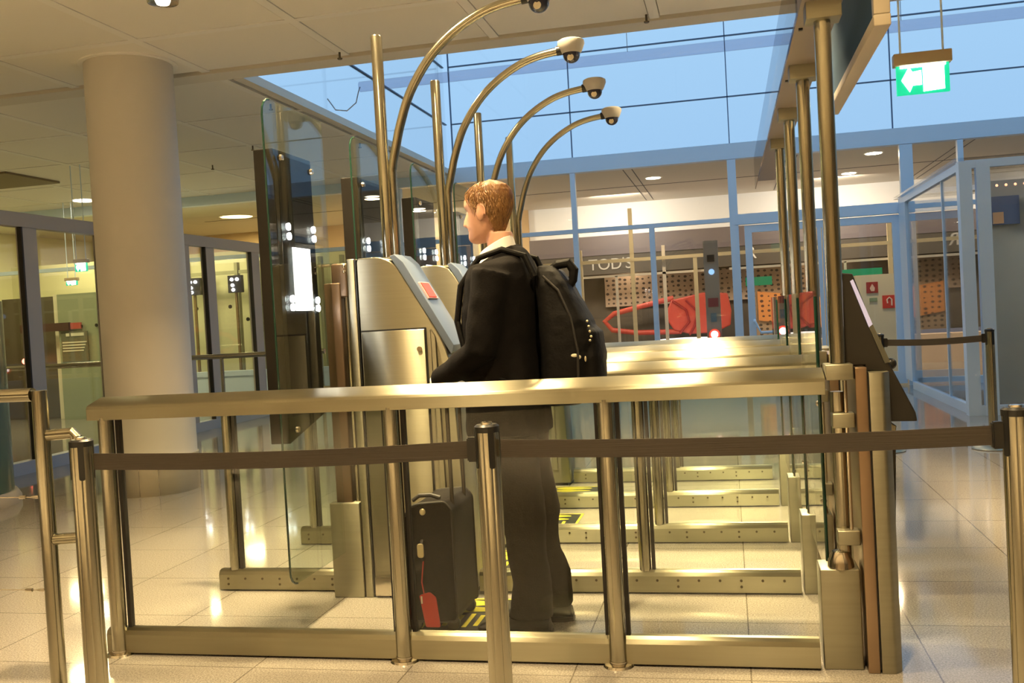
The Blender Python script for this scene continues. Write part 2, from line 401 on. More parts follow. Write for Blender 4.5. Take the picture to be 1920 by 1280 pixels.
o = g.build('white_bars', WHT, gr, smooth=False); o.location = (0, -17.8, 0)
# grey service column with signals
sc = thing('signal_column', 'slim grey column with sensor boxes and a glowing red round lamp', 'signal column', (-.235, 16, 0))
def scp(mb, n, m, sm=True): o = mb.build(n, m, sc, smooth=sm); o.location = (.235, -16, 0); return o
scp(MB().box(-.35, -.12, 15.95, 16.1, 0, 2.3), 'post', mat('grey_metal', (.34, .31, .27), .5), False)
scp(MB().box(-.295, -.18, 15.92, 15.955, 1.96, 2.07), 'sensor', BLACK, False)
scp(MB().lathe([(0, 0), (.045, 0), (.045, .02), (0, .02)], (-.235, 15.93, 1.80), 20, 'y'), 'blue_button', mat('blue_lamp', (.2, .4, .7), .4, emit=(.25, .45, .8), es=.8))
scp(MB().box(-.31, -.15, 15.93, 15.955, 1.24, 1.38), 'pictogram', mat('maroon', (.25, .03, .06), .5), False)
scp(MB().box(-.28, -.19, 15.93, 15.955, 1.0, 1.14), 'label', mat('navy_icon', (.12, .22, .30), .5), False)
scp(MB().lathe([(0, 0), (.085, 0), (.085, .03), (0, .03)], (-.235, 15.925, .80), 24, 'y'), 'lamp_ring', REDM)
scp(MB().lathe([(0, 0), (.055, 0), (.055, .03), (0, .03)], (-.235, 15.90, .80), 24, 'y'), 'lamp', mat('lamp_pinkwhite', (1, .8, .8), .4, emit=(1, .75, .75), es=5))
# white cabinet with red fire signs, green strip signs
cb = thing('fire_cabinet', 'white fire equipment cabinet with two red signs behind the door', 'cabinet', (2.55, 17, 0))
def cbp(mb, n, m): o = mb.build(n, m, cb, smooth=False); o.location = (-2.55, -17, 0); return o
cbp(MB().box(2.06, 2.92, 16.9, 17.2, .0, 1.62), 'body', mat('cream_enamel', (.72, .68, .52), .5))
cbp(MB().box(2.22, 2.40, 16.88, 16.9, 1.32, 1.50), 'fire_sign', mat('sign_red_dark', (.35, .03, .02), .5))
cbp(MB().prism([(2.29, 1.35), (2.34, 1.35), (2.35, 1.40), (2.31, 1.47), (2.27, 1.40)], 'y', 16.87, 16.88), 'flame_mark', mat('sign_pale', (.8, .6, .5), .5))
cbp(MB().box(2.46, 2.68, 16.88, 16.9, 1.06, 1.27), 'fire_sign', mat('sign_red', (.65, .05, .04), .5))
cbp(MB().tube([(2.60, 16.875, 1.10), (2.60, 16.875, 1.20), (2.565, 16.875, 1.235), (2.53, 16.875, 1.20), (2.535, 16.875, 1.14)], .012, 8), 'hose_mark', mat('sign_pale2', (.85, .7, .65), .5))
cbp(MB().box(2.26, 2.38, 16.88, 16.9, 1.18, 1.24), 'label', mat('sign_green_grey', (.25, .35, .22), .5))
for x0, x1, z0, lab in ((1.84, 2.60, 1.60, 'long dark green strip sign above the white fire cabinet'), (.32, .77, 1.57, 'short green strip sign in front of the orange dotted panel')):
    tag(MB().box(x0, x1, 17.72, 17.765, z0, z0+.15).build('strip_sign', mat('sign_green', (.01, .22, .10), .5, emit=(.0, .35, .15), es=.15), smooth=False), lab, 'sign')
# low beige counter line behind door
tag(MB().box(.2, 9, 19.0, 19.5, 0, .52).build('counter', mat('beige_counter', (.70, .55, .42), .5), smooth=False), 'long low beige counter behind the door in the far hall', 'counter')

# hall lights
for i, (x, y) in enumerate(((-1.13, 16.7), (2.3, 16.0), (2.2, 18.3), (-4.2, 18.0))):
    L = thing('hall_downlight', ['flat downlight in the hall ceiling right of the arc cameras', 'flat downlight in the hall ceiling below the exit sign', 'flat downlight in the hall ceiling, deeper than its neighbour', 'flat downlight in the hall ceiling behind the second pole'][i], 'downlight', (x, y, HC), 'downlights in the hall behind the glass wall')
    MB().lathe([(0, -.012), (.12, -.012), (.12, 0), (0, 0)], n=24).build('lens', LAMP, L)
    MB().lathe([(.12, -.004), (.15, -.004), (.15, .002), (.12, .002)], n=24).build('ring', WHITE, L)
    area('hall_light', (x, y, HC-.05), .25, 16, (1, .74, .42))
for x in (-6, -2, 2, 6):
    area('bulkhead_light', (x, 18.6, HC-.05), .9, 50, (1, .86, .68), rot=(.75, 0, 0))
    area('shop_light', (x, 20.6, 2.35), .3, 7, (1, .75, .5), rot=(-.2, 0, 0))

# ================================================================ LEFT GLAZED PARTITION (X = -6.8)
PX = -6.8
r = sroot('window_4')
f = MB()
for y0, y1 in ((6.3, 6.45), (8.40, 8.60), (9.60, 9.84), (11.22, 11.45), (11.86, 12.08), (13.14, 13.38), (14.3, 14.5), (4.5, 4.7), (2.5, 2.7)):
    f.box(PX-.04, PX+.04, y0, y1, 0, 2.5)
f.box(PX-.05, PX+.05, -2, 14.5, 2.42, 2.56)
f.build('frame', FRAMEL, r, smooth=False)
MB().box(PX-.06, PX+.06, -2, 14.5, 0, .12).build('kickplate', mat('lilac_sill', (.50, .52, .60), .4), r, smooth=False)
g = MB()
for y in (8.39, 9.59, 11.21, 11.85, 13.13): g.box(PX+.0, PX+.05, y-.022, y, .12, 2.42)
g.build('gasket', RUBBER, r, smooth=False)
MB().box(PX-.006, PX+.006, -2, 14.5, .12, 2.42).build('pane', GLASSW, r, smooth=False)
# handrail behind the partition
hr = thing('handrail', 'long horizontal dark steel handrail on posts crossing behind the column', 'handrail', (-7.5, 10, 0))
o = MB().tube([(-12, 10, .975), (-6.9, 10, .985)], .03).build('rail', TUBE, hr); o.location = (7.5, -10, 0)
for x in (-11.5, -9.3, -7.0): o = MB().tube([(x, 10, 0), (x, 10, .96)], .022).build('post', TUBE, hr); o.location = (7.5, -10, 0)
hr = thing('handrail', 'long horizontal steel handrail between the column and the black display panel', 'handrail', (-5.4, 10.6, 0))
o = MB().tube([(-6.7, 10.6, .985), (-4.6, 10.6, .99)], .03).build('rail', TUBE, hr); o.location = (5.4, -10.6, 0)
for x in (-5.92, -4.65): o = MB().tube([(x, 10.6, 0), (x, 10.6, .97)], .022).build('post', TUBE, hr); o.location = (5.4, -10.6, 0)

# control room behind the partition
CRM = mat('yellow_cream_wall', (.74, .72, .46), .65)
struct(MB().box(-14.2, -14.0, 4, 26, 0, CEIL).build('wall_4', CRM, smooth=False))
struct(MB().box(-14.0, -4.2, 21.9, 22.0, 0, CEIL).build('wall_5', CRM, smooth=False))
struct(MB().box(-14, -7.6, 17.0, 17.1, 0, CEIL-.7).build('wall_6', CRM, smooth=False))
for i, (x0, x1, z1, lab) in enumerate(((-13.1, -12.1, 2.02, 'dark recessed doorway panel at the far left edge behind the glass partition'), (-11.85, -10.85, 2.02, 'dark recessed doorway panel left of the white post behind the partition'))):
    tag(MB().box(x0, x1, 14.12, 14.3, 0, z1).build('dark_door', mat('dark_brown_panel', (.08, .065, .035), .4), smooth=False), lab, 'door')
tag(MB().box(-10.80, -10.66, 14.03, 14.11, 0, 2.04).build('white_post', mat('pale_post', (.85, .82, .62), .5), smooth=False), 'narrow pale post beside the greenish glass screen behind the partition', 'post')
gs = thing('glass_screen', 'greenish glass screen with a row of black dots behind the partition', 'glass screen', (-10.0, 14, 0))
o = MB().box(-11.3, -9.6, 13.83, 13.84, .0, 2.1).build('clear_pane', GLASSW, gs, smooth=False); o.location = (10, -14, 0)
o = MB().box(-10.6, -9.6, 13.86, 13.88, .0, 2.03).build('green_panel', mat('green_panel', (.34, .40, .27), .3), gs, smooth=False); o.location = (10, -14, 0)
for k in range(6):
    o = MB().lathe([(0, 0), (.028, 0), (.028, .01), (0, .01)], (-11.0+.28*k, 13.82, 1.50), 12, 'y').build('dot', BLACK, gs); o.location = (10, -14, 0)
nb = thing('notice_board', 'small dark notice board with white text lines on the greenish glass screen', 'notice', (-10.37, 13.96, 0))
o = MB().box(-10.53, -10.05, 13.812, 13.829, .92, 1.42).build('board', mat('slate_board', (.13, .14, .09), .5), nb, smooth=False); o.location = (10.37, -13.96, 0)
tm = mat('pale_text', (.7, .7, .55), .5)
q = MB()
for k, (xa, xb, z) in enumerate(((-10.16, -10.10, 1.345), (-10.07, -9.84, 1.345), (-10.23, -9.80, 1.235), (-10.23, -9.82, 1.19), (-10.23, -9.84, 1.145), (-10.23, -9.86, 1.10))):
    q.box(xa*1.027, xb*1.027, 13.802, 13.812, z, z+(.05 if k < 2 else .022))
o = q.build('text_lines', tm, nb, smooth=False); o.location = (10.37, -13.96, 0)
tag(MB().box(-11.25, -10.35, 13.77, 13.829, 1.44, 1.57).build('queue_bar', mat('dark_maroon_bar', (.07, .03, .02), .5), smooth=False), 'short dark horizontal bar above the small dark notice board', 'bar')
tag(MB().box(-10.34, -10.15, 13.80, 13.829, 1.46, 1.56).build('red_label', mat('dull_red', (.45, .08, .06), .5), smooth=False), 'small red label at the right end of the dark bar', 'label')
tag(MB().ball((-11.2, 13.78, .98), .05).build('red_lamp', LAMPRED), 'small round red lamp above the handrail, left of the column', 'lamp')
tag(MB().box(-12.6, -12.25, 13.2, 13.6, 0, 1.12).build('wooden_panel', mat('orange_wood', (.55, .30, .12), .5), smooth=False), 'narrow orange wooden panel at the far left behind the partition', 'panel')

def exit_sign(loc, w, h, lab, group=None, rods=None, hood=.05, ew=.55):
    e = thing('exit_sign', lab, 'exit sign', loc, group)
    MB().box(-w/2-.015, w/2+.015, -.035, .035, h/2, h/2+hood, .006).build('housing', mat('beige_housing', (.45, .36, .22), .5), e)
    lp_ = MB().box(-w/2, w/2, -.012, .012, -h/2, h/2).build('lit_panel', GREENE, e, smooth=False)
    m = MB()
    # running figure, arrow and doorway
    y0, y1 = -.017, -.0125
    m.prism([(.0*w, -.44*h), (.40*w, -.40*h), (.40*w, .44*h), (.0*w, .44*h)], 'y', y0, y1)
    m.prism([(-.41*w, .0*h), (-.26*w, .44*h), (-.20*w, .26*h), (-.03*w, .30*h), (-.03*w, -.20*h), (-.20*w, -.20*h), (-.26*w, -.42*h)], 'y', y0, y1)
    sub(m.build('pictogram', EXITW, e, smooth=False), lp_)
    MB().box(-w/2+.02, w/2-.02, -.025, -.013, h/2-.014, h/2-.002).build('tube_lamp', EXITW, e, smooth=False)
    if rods:
        for x in rods:
            MB().tube([(x, 0, h/2+hood), (x, 0, CEIL-loc[2]+.3)], .006, 8).build('rod', FRAMEB, e)
    return e
exit_sign((1.155, 6.05, 2.50), .285, .165, 'large bright green exit sign hanging from two rods at upper right', None, (-.115, .115), .07)
exit_sign((-8.02, 11.0, 2.20), .17, .11, 'bright exit sign behind the partition left of the column, upper of the two', 'exit signs behind the partition', (-.07, .07))
exit_sign((-10.3, 13.86, 2.20), .20, .07, 'dimmer exit sign behind the partition left of the column, lower of the two', 'exit signs behind the partition', (-.07, .07))

# second glazed bay with scanner screens further back (between column and display)
gb = thing('far_gate', 'pale glass gate with black dots seen left of the black display panel', 'gate', (-7.4, 16, 0))
def gbp(mb, n, m, sm=False): o = mb.build(n, m, gb, smooth=sm); o.location = (7.4, -16, 0); return o
gbp(MB().box(-9.6, -6.2, 16.3, 16.35, 0, 2.6), 'back_panel', mat('lit_cream', (.85, .84, .55), .6))
q = MB()
for x in (-9.1, -8.5, -8.05, -7.5, -6.9, -6.5): q.box(x-.03, x+.03, 15.9, 16.0, 0, 2.5)
q.box(-9.6, -6.2, 15.92, 15.98, 2.3, 2.36)
gbp(q, 'frame', mat('olive_frame', (.42, .42, .25), .5))
for k in range(10): gbp(MB().lathe([(0, 0), (.035, 0), (.035, .01), (0, .01)], (-9.3+.33*k, 15.88, 1.72-.24*(k % 2)), 12, 'y'), 'dot', BLACK, True)
gbp(MB().box(-9.6, -6.2, 15.89, 15.90, 0, 2.3), 'pane', GLASSW)
for k, x in enumerate((-9.15, -8.35, -7.55)):
    p_ = thing('gate_screen', ['small dark gate screen with white lights nearest the column', 'small dark gate screen with white lights, middle of three', 'small dark gate screen with white lights nearest the display panel'][k], 'screen', (x, 15.6, 0), 'screens of the far gates')
    MB().box(-.13, .13, -.04, .04, 1.95, 2.25).build('housing', BLACK, p_, smooth=False)
    for dx, z in ((-.05, 2.18), (.05, 2.18), (-.04, 2.08), (-.03, 2.0)): MB().ball((dx, -.05, z), .028, u=10, v=6).build('light', LED, p_)
    MB().box(-.02, .02, -.02, .02, 0, 1.95).build('stand', mat('brown_stand', (.25, .17, .07), .5), p_, smooth=False)
tag(MB().box(-8.1, -7.65, 15.82, 15.90, 1.24, 1.42).build('door_closer', mat('grey_box', (.22, .21, .12), .5), smooth=False), 'small grey box on the far glass gate', 'box')
tag(MB().box(-7.2, -6.5, 15.2, 15.6, 0, .55).build('low_cabinet', mat('cream_cabinet', (.70, .70, .45), .5), smooth=False), 'low cream cabinet beneath the far glass gate', 'cabinet')

# lights for left rooms
for x, y in ((-12, 8), (-9, 12), (-12, 12), (-9.0, 15), (-12, 16), (-6, 19), (-10, 19)):
    area('control_light', (x, y, CEIL-.06), .6, 30, (1, .86, .42))
# ceiling lenses seen in the left ceiling
for i, (x, y) in enumerate(((-9.93, 13.8), (-8.69, 16.36), (-5.5, 16.17))):
    L = thing('ceiling_downlight', ['glowing downlight in the far ceiling left of the column', 'glowing downlight in the far ceiling between column and display panel', 'glowing downlight in the far ceiling behind the first pole'][i], 'downlight', (x, y, CEIL), 'downlights in the far left ceiling')
    MB().lathe([(0, -.014), (.17, -.014), (.17, 0), (0, 0)], n=24).build('lens', LAMP, L)
    MB().lathe([(.17, -.006), (.20, -.006), (.20, .002), (.17, .002)], n=24).build('ring', WHITE, L)

# sprinkler heads under ceiling joints, near downlight fittings
SPR = mat('dark_brass', (.12, .10, .07), .4, .6)
sp = thing('sprinkler', 'small sprinkler head', 'sprinkler', (-2.99, 7.55, CEIL), 'sprinkler heads on the ceiling joints')
MB().tube([(0, 0, 0), (0, 0, -.05)], .009, 10).build('stem', SPR, sp)
MB().lathe([(0, -.05), (.022, -.052), (.018, -.062), (0, -.062)], n=12).build('deflector', SPR, sp)
spots = [(-6.1, 8.9), (-5.5, 10.9), (-4.32, 9.0), (-4.32, 11.4), (-6.6, 11.9), (-.5, 7.55)]
names = ['small sprinkler head in the far ceiling left of the column', 'small sprinkler head in the far ceiling right of the column, nearer one', 'small sprinkler head by the corner of the roof light',
         'small sprinkler head on the left edge of the roof light, farther one', 'small sprinkler head in the far ceiling right of the column, farther one', 'small sprinkler head on the near beam right of the second camera arc']
sp['label'] = 'small sprinkler head on the near beam left of the first pole'
for (x, y), nme in zip(spots, names): dup(sp, (x+2.99, y-7.55, 0), nme)
dl = thing('spot_fitting', 'recessed chrome spotlight in the near ceiling at the top edge', 'spotlight', (-3.57, 5.92, CEIL))
MB().lathe([(.0, -.005), (.075, -.005), (.10, -.02), (.105, 0), (0, 0)], n=28, fl=lambda t: 1+.02*math.sin(14*t)).build('ring', CHROME, dl)
MB().lathe([(0, -.03), (.04, -.028), (.05, -.005), (0, -.005)], n=20).build('bulb', LAMP, dl)
LIGHTS = [(-2.35, 5.7, 95, 1.8), (.06, 5.6, 155, 1.7), (.08, 7.1, 70, 2.0), (-1.75, 4.1, 125, 1.8), (-1.5, 2.8, 70, 2.0), (.1, 2.4, 50, 2.0), (-1.0, 5.0, 60, 2.0), (2.6, 4.4, 25, 2.0), (3.2, 0, 60, 1.6),
          (-1.0, -2.2, 580, 1.5), (-5.0, -2.0, 580, 1.5), (-8.5, -1.0, 480, 1.5), (3.5, -3, 300, 1.5), (-8.5, 3.0, 60, 1.5), (-4, -5, 200, 1.5), (2, -5, 200, 1.5)]  # strong ones behind the camera are added: their floor bounce brightens the ceiling
for x, y, p, spd in LIGHTS:
    area('ceiling_spot_and_fill', (x, y, CEIL-.04), .18, p*.42, spread=spd)

# ceiling hatch at the far left (dark louvre)
tag(MB().box(-10.4, -9.0, 10.95, 12.0, CEIL-.03, CEIL, .004).build('ceiling_grille', mat('grille_brown', (.22, .17, .10), .6), smooth=False), 'dark square grille in the far left ceiling', 'ceiling grille')

# ================================================================ ROUND COLUMN
cl = thing('round_column', 'thick round white column with a steel clad foot behind the left barrier', 'column', (-4.69, 7.20, 0))
MB().lathe([(.345, .30), (.345, CEIL)], n=96).build('shaft', mat('column_plaster', (.62, .59, .54), .75, bump=((30, 30, 30), .1)), cl)
MB().lathe([(.352, 0), (.355, .30), (.345, .302)], n=96).build('steel_foot', mat('column_steel', (.40, .36, .28), .3, .9), cl)
q = MB()
for a in (-1.345, -.92, .6, -2.7):
    q.box(.355*math.cos(a)-.003, .355*math.cos(a)+.003, .355*math.sin(a)-.003, .355*math.sin(a)+.003, .005, .297)
q.build('foot_seam', CHROME, cl, smooth=False)
MB().lathe([(.345, CEIL-.012), (.385, CEIL-.012), (.385, CEIL-.001), (.345, CEIL-.001)], n=96).build('collar', CEILJ, cl)

# ================================================================ BARRIERS
XL0, XR0 = -2.52, .305
def rail_profile(y): # (y,z) outline, flat rounded top
    return [(y-.058, .948), (y-.058, .992), (y-.054, 1.002), (y-.046, 1.008), (y+.045, 1.034), (y+.058, 1.022), (y+.058, .948)]
def barrier(y, label, first):
    b = thing('glass_barrier', label, 'barrier', (XL0, y, 0), 'steel framed glass barriers between the lanes')
    L = Vector((XL0, y, 0))
    def bp(mb, n, m, sm=True, ang=.6):
        o = mb.build(n, m, b, smooth=sm, ang=ang); o.location = -L; return o
    def pc(mb, n, m, c, sm=True):     # own origin for the brushed tangent
        c = Vector(c); bmesh.ops.translate(mb.bm, verts=mb.bm.verts[:], vec=-c)
        o = mb.build(n, m, b, smooth=sm); o.location = c - L; return o
    xs_ = XL0 if first else -1.185
    q = MB(); q.prism(rail_profile(y), 'x', xs_, XR0, .002)
    pc(q, 'top_rail', STEELR, ((xs_+XR0)/2, y, 1.0))
    if not first: pc(MB().box(XL0, -1.875, y-.012, y+.012, .90, .925, .003), 'edge_cap', STEELR, (-2.1, y, .91))
    for xa, xb in (((XL0+.01, .25),) if first else ((XL0+.01, -1.875), (-1.185, .25))): pc(MB().prism([(y-.035, 0.008), (y-.035, .080), (y-.028, .096), (y-.012, .104), (y+.012, .104), (y+.028, .096), (y+.035, .08), (y+.035, .008)], 'x', xa, xb, .001), 'base_rail', STEELR, ((xa+xb)/2, y, .05))
    posts = (-2.455, -1.25, -.445) if first else (-2.435, -.42)
    for x in posts:
        zt = .957 if first or x > -2 else .925
        pc(MB().tube([(x, y-.028 if first else y, .0 if first else .10), (x, y-.028 if first else y, zt)], .031 if first else .027, 28), 'post', TUBE, (x, y, .5))
        q = MB().box(x+.030, x+.046, y-.012, y+.012,   .1 if not first else .01, zt)
        if first and x > -2: q.box(x-.044, x-.030, y-.012, y+.012, .01, .957)
        bp(q, 'gasket', RUBBER, False)
        if first:
            q = MB().lathe([(0, 0), (.055, 0), (.05, .008), (.033, .012), (.033, .02), (0, .02)], (x, y-.028, 0), 28); bp(q, 'foot_plate', CHROME)
    spans = [(-2.41, -1.294), (-1.206, -.489), (-.401, .258)] if first else [(-2.39, -1.88), (-1.18, -.46), (-.38, .258)]
    for xa, xb in spans:
        bp(MB().box(xa, xb, y-.005, y+.005, .09, .957 if first or xa > -2 else .902), 'pane', GLASS, False)
    q = MB()
    if not first:
        x = XL0+.06
        while x < .22:
            if -1.9 < x < -1.17: x += .091; continue
            for zz in (.062, .035) if int((x+3)/.09) % 3 == 0 else (.062,):
                q.lathe([(0, -.001), (.006, -.001), (.006, .002), (0, .002)], (x, y-.0365, zz), 8, 'y')
            x += .091
        bp(q, 'bolt', mat('bolt_dark', (.10, .08, .05), .4, .8) if 'bolt_dark' not in bpy.data.materials else bpy.data.materials['bolt_dark'])
    return b
LY = [3.48, 4.37, 5.31, 6.26, 7.2]
barrier(LY[0], 'front glass barrier with steel top rail closest to the camera', True)
nth = ['second', 'third', 'fourth', 'fifth']
b2 = barrier(LY[1], 'second glass barrier counted from the camera, just behind the man', False)
for k in range(2, 5):
    dup(b2, (0, LY[k]-LY[1], 0), f'{nth[k-1]} glass barrier counted from the camera, seen behind the man')

# ================================================================ E-GATE PYLONS (on lines 1..4)
def rounded(poly, r, n=5):
    out = []
    N = len(poly)
    for i, p in enumerate(poly):
        p = Vector(p); a = Vector(poly[i-1]); b = Vector(poly[(i+1) % N])
        rr = r[i] if isinstance(r, (list, tuple)) else r
        if rr == 0: out.append(tuple(p)); continue
        u = (a-p).normalized(); v = (b-p).normalized()
        p0 = p+u*rr; p1 = p+v*rr
        for k in range(n+1):
            t = k/n; out.append(tuple((1-t)**2*p0 + 2*t*(1-t)*p + t*t*p1))
    return out
PY0, PYW = 4.25, .26
def pylon():
    P = thing('reader_pylon', 'brushed steel passport reader pylon with slanted blue face beside the man', 'pylon', (-1.45, LY[1], 0), 'steel reader pylons of the gate lanes')
    L = Vector((-1.45, LY[1], 0))
    def pp(mb, n, m, sm=True, c=None, ang=.5, par=None):
        if c is not None:
            bmesh.ops.translate(mb.bm, verts=mb.bm.verts[:], vec=-Vector(c))
        o = mb.build(n, m, P, smooth=sm, ang=ang); o.location = -L + (Vector(c) if c else Vector((0, 0, 0))); 
        return o
    y0, y1 = PY0, PY0+PYW
    prof = rounded([(-1.665, .02), (-1.665, 1.575), (-1.50, 1.575), (-1.235, 1.12), (-1.195, .02)], [0, .02, .07, .12, 0], 7)
    pp(MB().prism(prof, 'y', y0, y1, .006), 'body', STEELP, c=(-1.48, y0+.13, .8))
    pp(MB().box(-1.712, -1.672, y0-.004, y1, .0, 1.575, .006), 'side_column', STEEL, c=(-1.69, y0+.1, .8))
    pp(MB().box(-1.671, -1.666, y0-.002, y1, .02, 1.57), 'seam', BLACK, False)
    door = pp(MB().box(-1.655, -1.352, y0-.006, y0, .12, 1.235, .003), 'access_door', STEELP, c=(-1.45, y0, .7))
    q = MB(); q.box(-1.659, -1.345, y0-.0015, y0-.0005, 1.235, 1.242).box(-1.351, -1.344, y0-.0015, y0-.0005, .12, 1.24)
    pp(q, 'door_gap', BLACK, False)
    k = pp(MB().lathe([(0, 0), (.012, 0), (.012, .006), (.004, .01), (0, .01)], (-1.378, y0-.016, 1.145), 16, 'y'), 'lock', CHROME); sub(k, door)
    # pressed vertical rib right of the door
    pp(MB().prism(rounded([(-1.325, .12), (-1.325, 1.24), (-1.30, 1.20), (-1.285, .12)], .012, 4), 'y', y0-.010, y0, .004), 'rib', STEELP, c=(-1.3, y0, .7))
    # slanted reader face, blue grey
    rf = mat('reader_face', (.13, .17, .24), .35, .2)
    face = [(-1.505, 1.577), (-1.48, 1.585), (-1.44, 1.545), (-1.222, 1.155), (-1.228, 1.125), (-1.238, 1.115)]
    rfo = pp(MB().prism(face, 'y', y0+.012, y1-.012, .003), 'reader_face', rf)
    d = Vector((-1.222+1.44, 0, 1.155-1.545)).normalized(); nn = Vector((-d.z, 0, d.x))
    def on(t, h): v = Vector((-1.44, 0, 1.545)) + d*t + nn*h; return (v.x, v.z)
    sub(pp(MB().prism([on(.115, -.002), on(.115, .012), on(.195, .012), on(.195, -.002)], 'y', y0+.05, y1-.09, .003), 'red_window', REDM), rfo)
    sub(pp(MB().prism([on(.11, -.002), on(.11, .008), on(.20, .008), on(.20, -.002)], 'y', y0+.045, y1-.065, .002), 'reader_bezel', mat('pink_bezel', (.55, .40, .42), .4)), rfo)
    pp(MB().box(-1.60, -1.22, y0+.01, y1-.02, 0, .02), 'plinth', BLACK, False)
    pp(MB().box(-1.66, -1.45, y0-.012, y0-.007, .01, .10, .002), 'foot_plate', CHROME)
    return P
plab = ['brushed steel passport reader pylon with slanted blue face beside the man',
        'steel reader pylon directly behind the front one, partly hidden by the man',
        'steel reader pylon of the third lane, hidden behind the man',
        'steel reader pylon of the farthest lane, behind the man']
P1 = pylon()
for k in range(1, 4): dup(P1, (0, LY[k+1]-LY[1], 0), plab[k])

# poles with camera arcs
def pole():
    P = thing('camera_pole', 'tall steel pole with the largest camera arc, nearest the camera', 'camera pole', (-1.545, LY[1], 1.578), 'poles with curved camera arms')
    L = Vector((-1.545, LY[1], 1.575)); Y = LY[1]
    def pp(mb, n, m): o = mb.build(n, m, P); o.location = -L; return o
    MB().tube([(0, 0, 0), (0, 0, 1.03), (0, 0, 1.035)], [.027, .027, .024], 28).build('pole', TUBE, P)
    pts = [(-1.505, Y, 1.575), (-1.505, Y, 1.93), (-1.50, Y, 2.0), (-1.475, Y, 2.10), (-1.45, Y, 2.19), (-1.395, Y, 2.33), (-1.30, Y, 2.47), (-1.19, Y, 2.57), (-1.06, Y, 2.645), (-.95, Y, 2.68), (-.835, Y, 2.697)]
    # smooth
    sm = []
    for i in range(len(pts)-1):
        p0, p1, p2, p3 = [Vector(pts[max(0, min(len(pts)-1, j))]) for j in (i-1, i, i+1, i+2)]
        for t in (0, .25, .5, .75):
            sm.append(.5*((2*p1)+(p2-p0)*t+(2*p0-5*p1+4*p2-p3)*t*t+(3*p1-p0-3*p2+p3)*t**3))
    sm.append(Vector(pts[-1]))
    aa = pp(MB().tube(sm, .021, 24), 'arc_arm', TUBE)
    sub(pp(MB().tube([(-.845, Y, 2.697), (-.81, Y, 2.70)], .026, 20), 'arm_sleeve', BLACK), aa)
    cam_ = MB().lathe([(0, 2.750), (.058, 2.750), (.072, 2.742), (.074, 2.725), (.060, 2.690), (.050, 2.675), (0, 2.675)], (-.765, Y, 0), 36)
    pp(cam_, 'camera_housing', mat('camera_white', (.50, .48, .44), .5))
    prof = [(0.048, 2.677)] + [(.047*math.cos(a), 2.670-.047*math.sin(a)) for a in [i*PI/2/9 for i in range(9)]] + [(.001, 2.623)]
    dm_ = pp(MB().lathe(prof, (-.765, Y, 0), 32), 'dome', mat('smoked_dome', (.03, .03, .05), .08, coat=.5))
    sub(pp(MB().lathe([(0, 0), (.018, 0), (.018, .01), (0, .01)], (-.765, Y-.045, 2.645), 14, 'y'), 'lens', CHROME), dm_)
    return P
pl = pole()
labs = ['steel pole with camera arc rising just left of the man, second from the camera', 'steel pole with camera arc rising behind the head of the man, third from the camera', 'smallest steel pole with camera arc, farthest from the camera']
for k in range(1, 4): dup(pl, (0, LY[k+1]-LY[1], 0), labs[k-1])

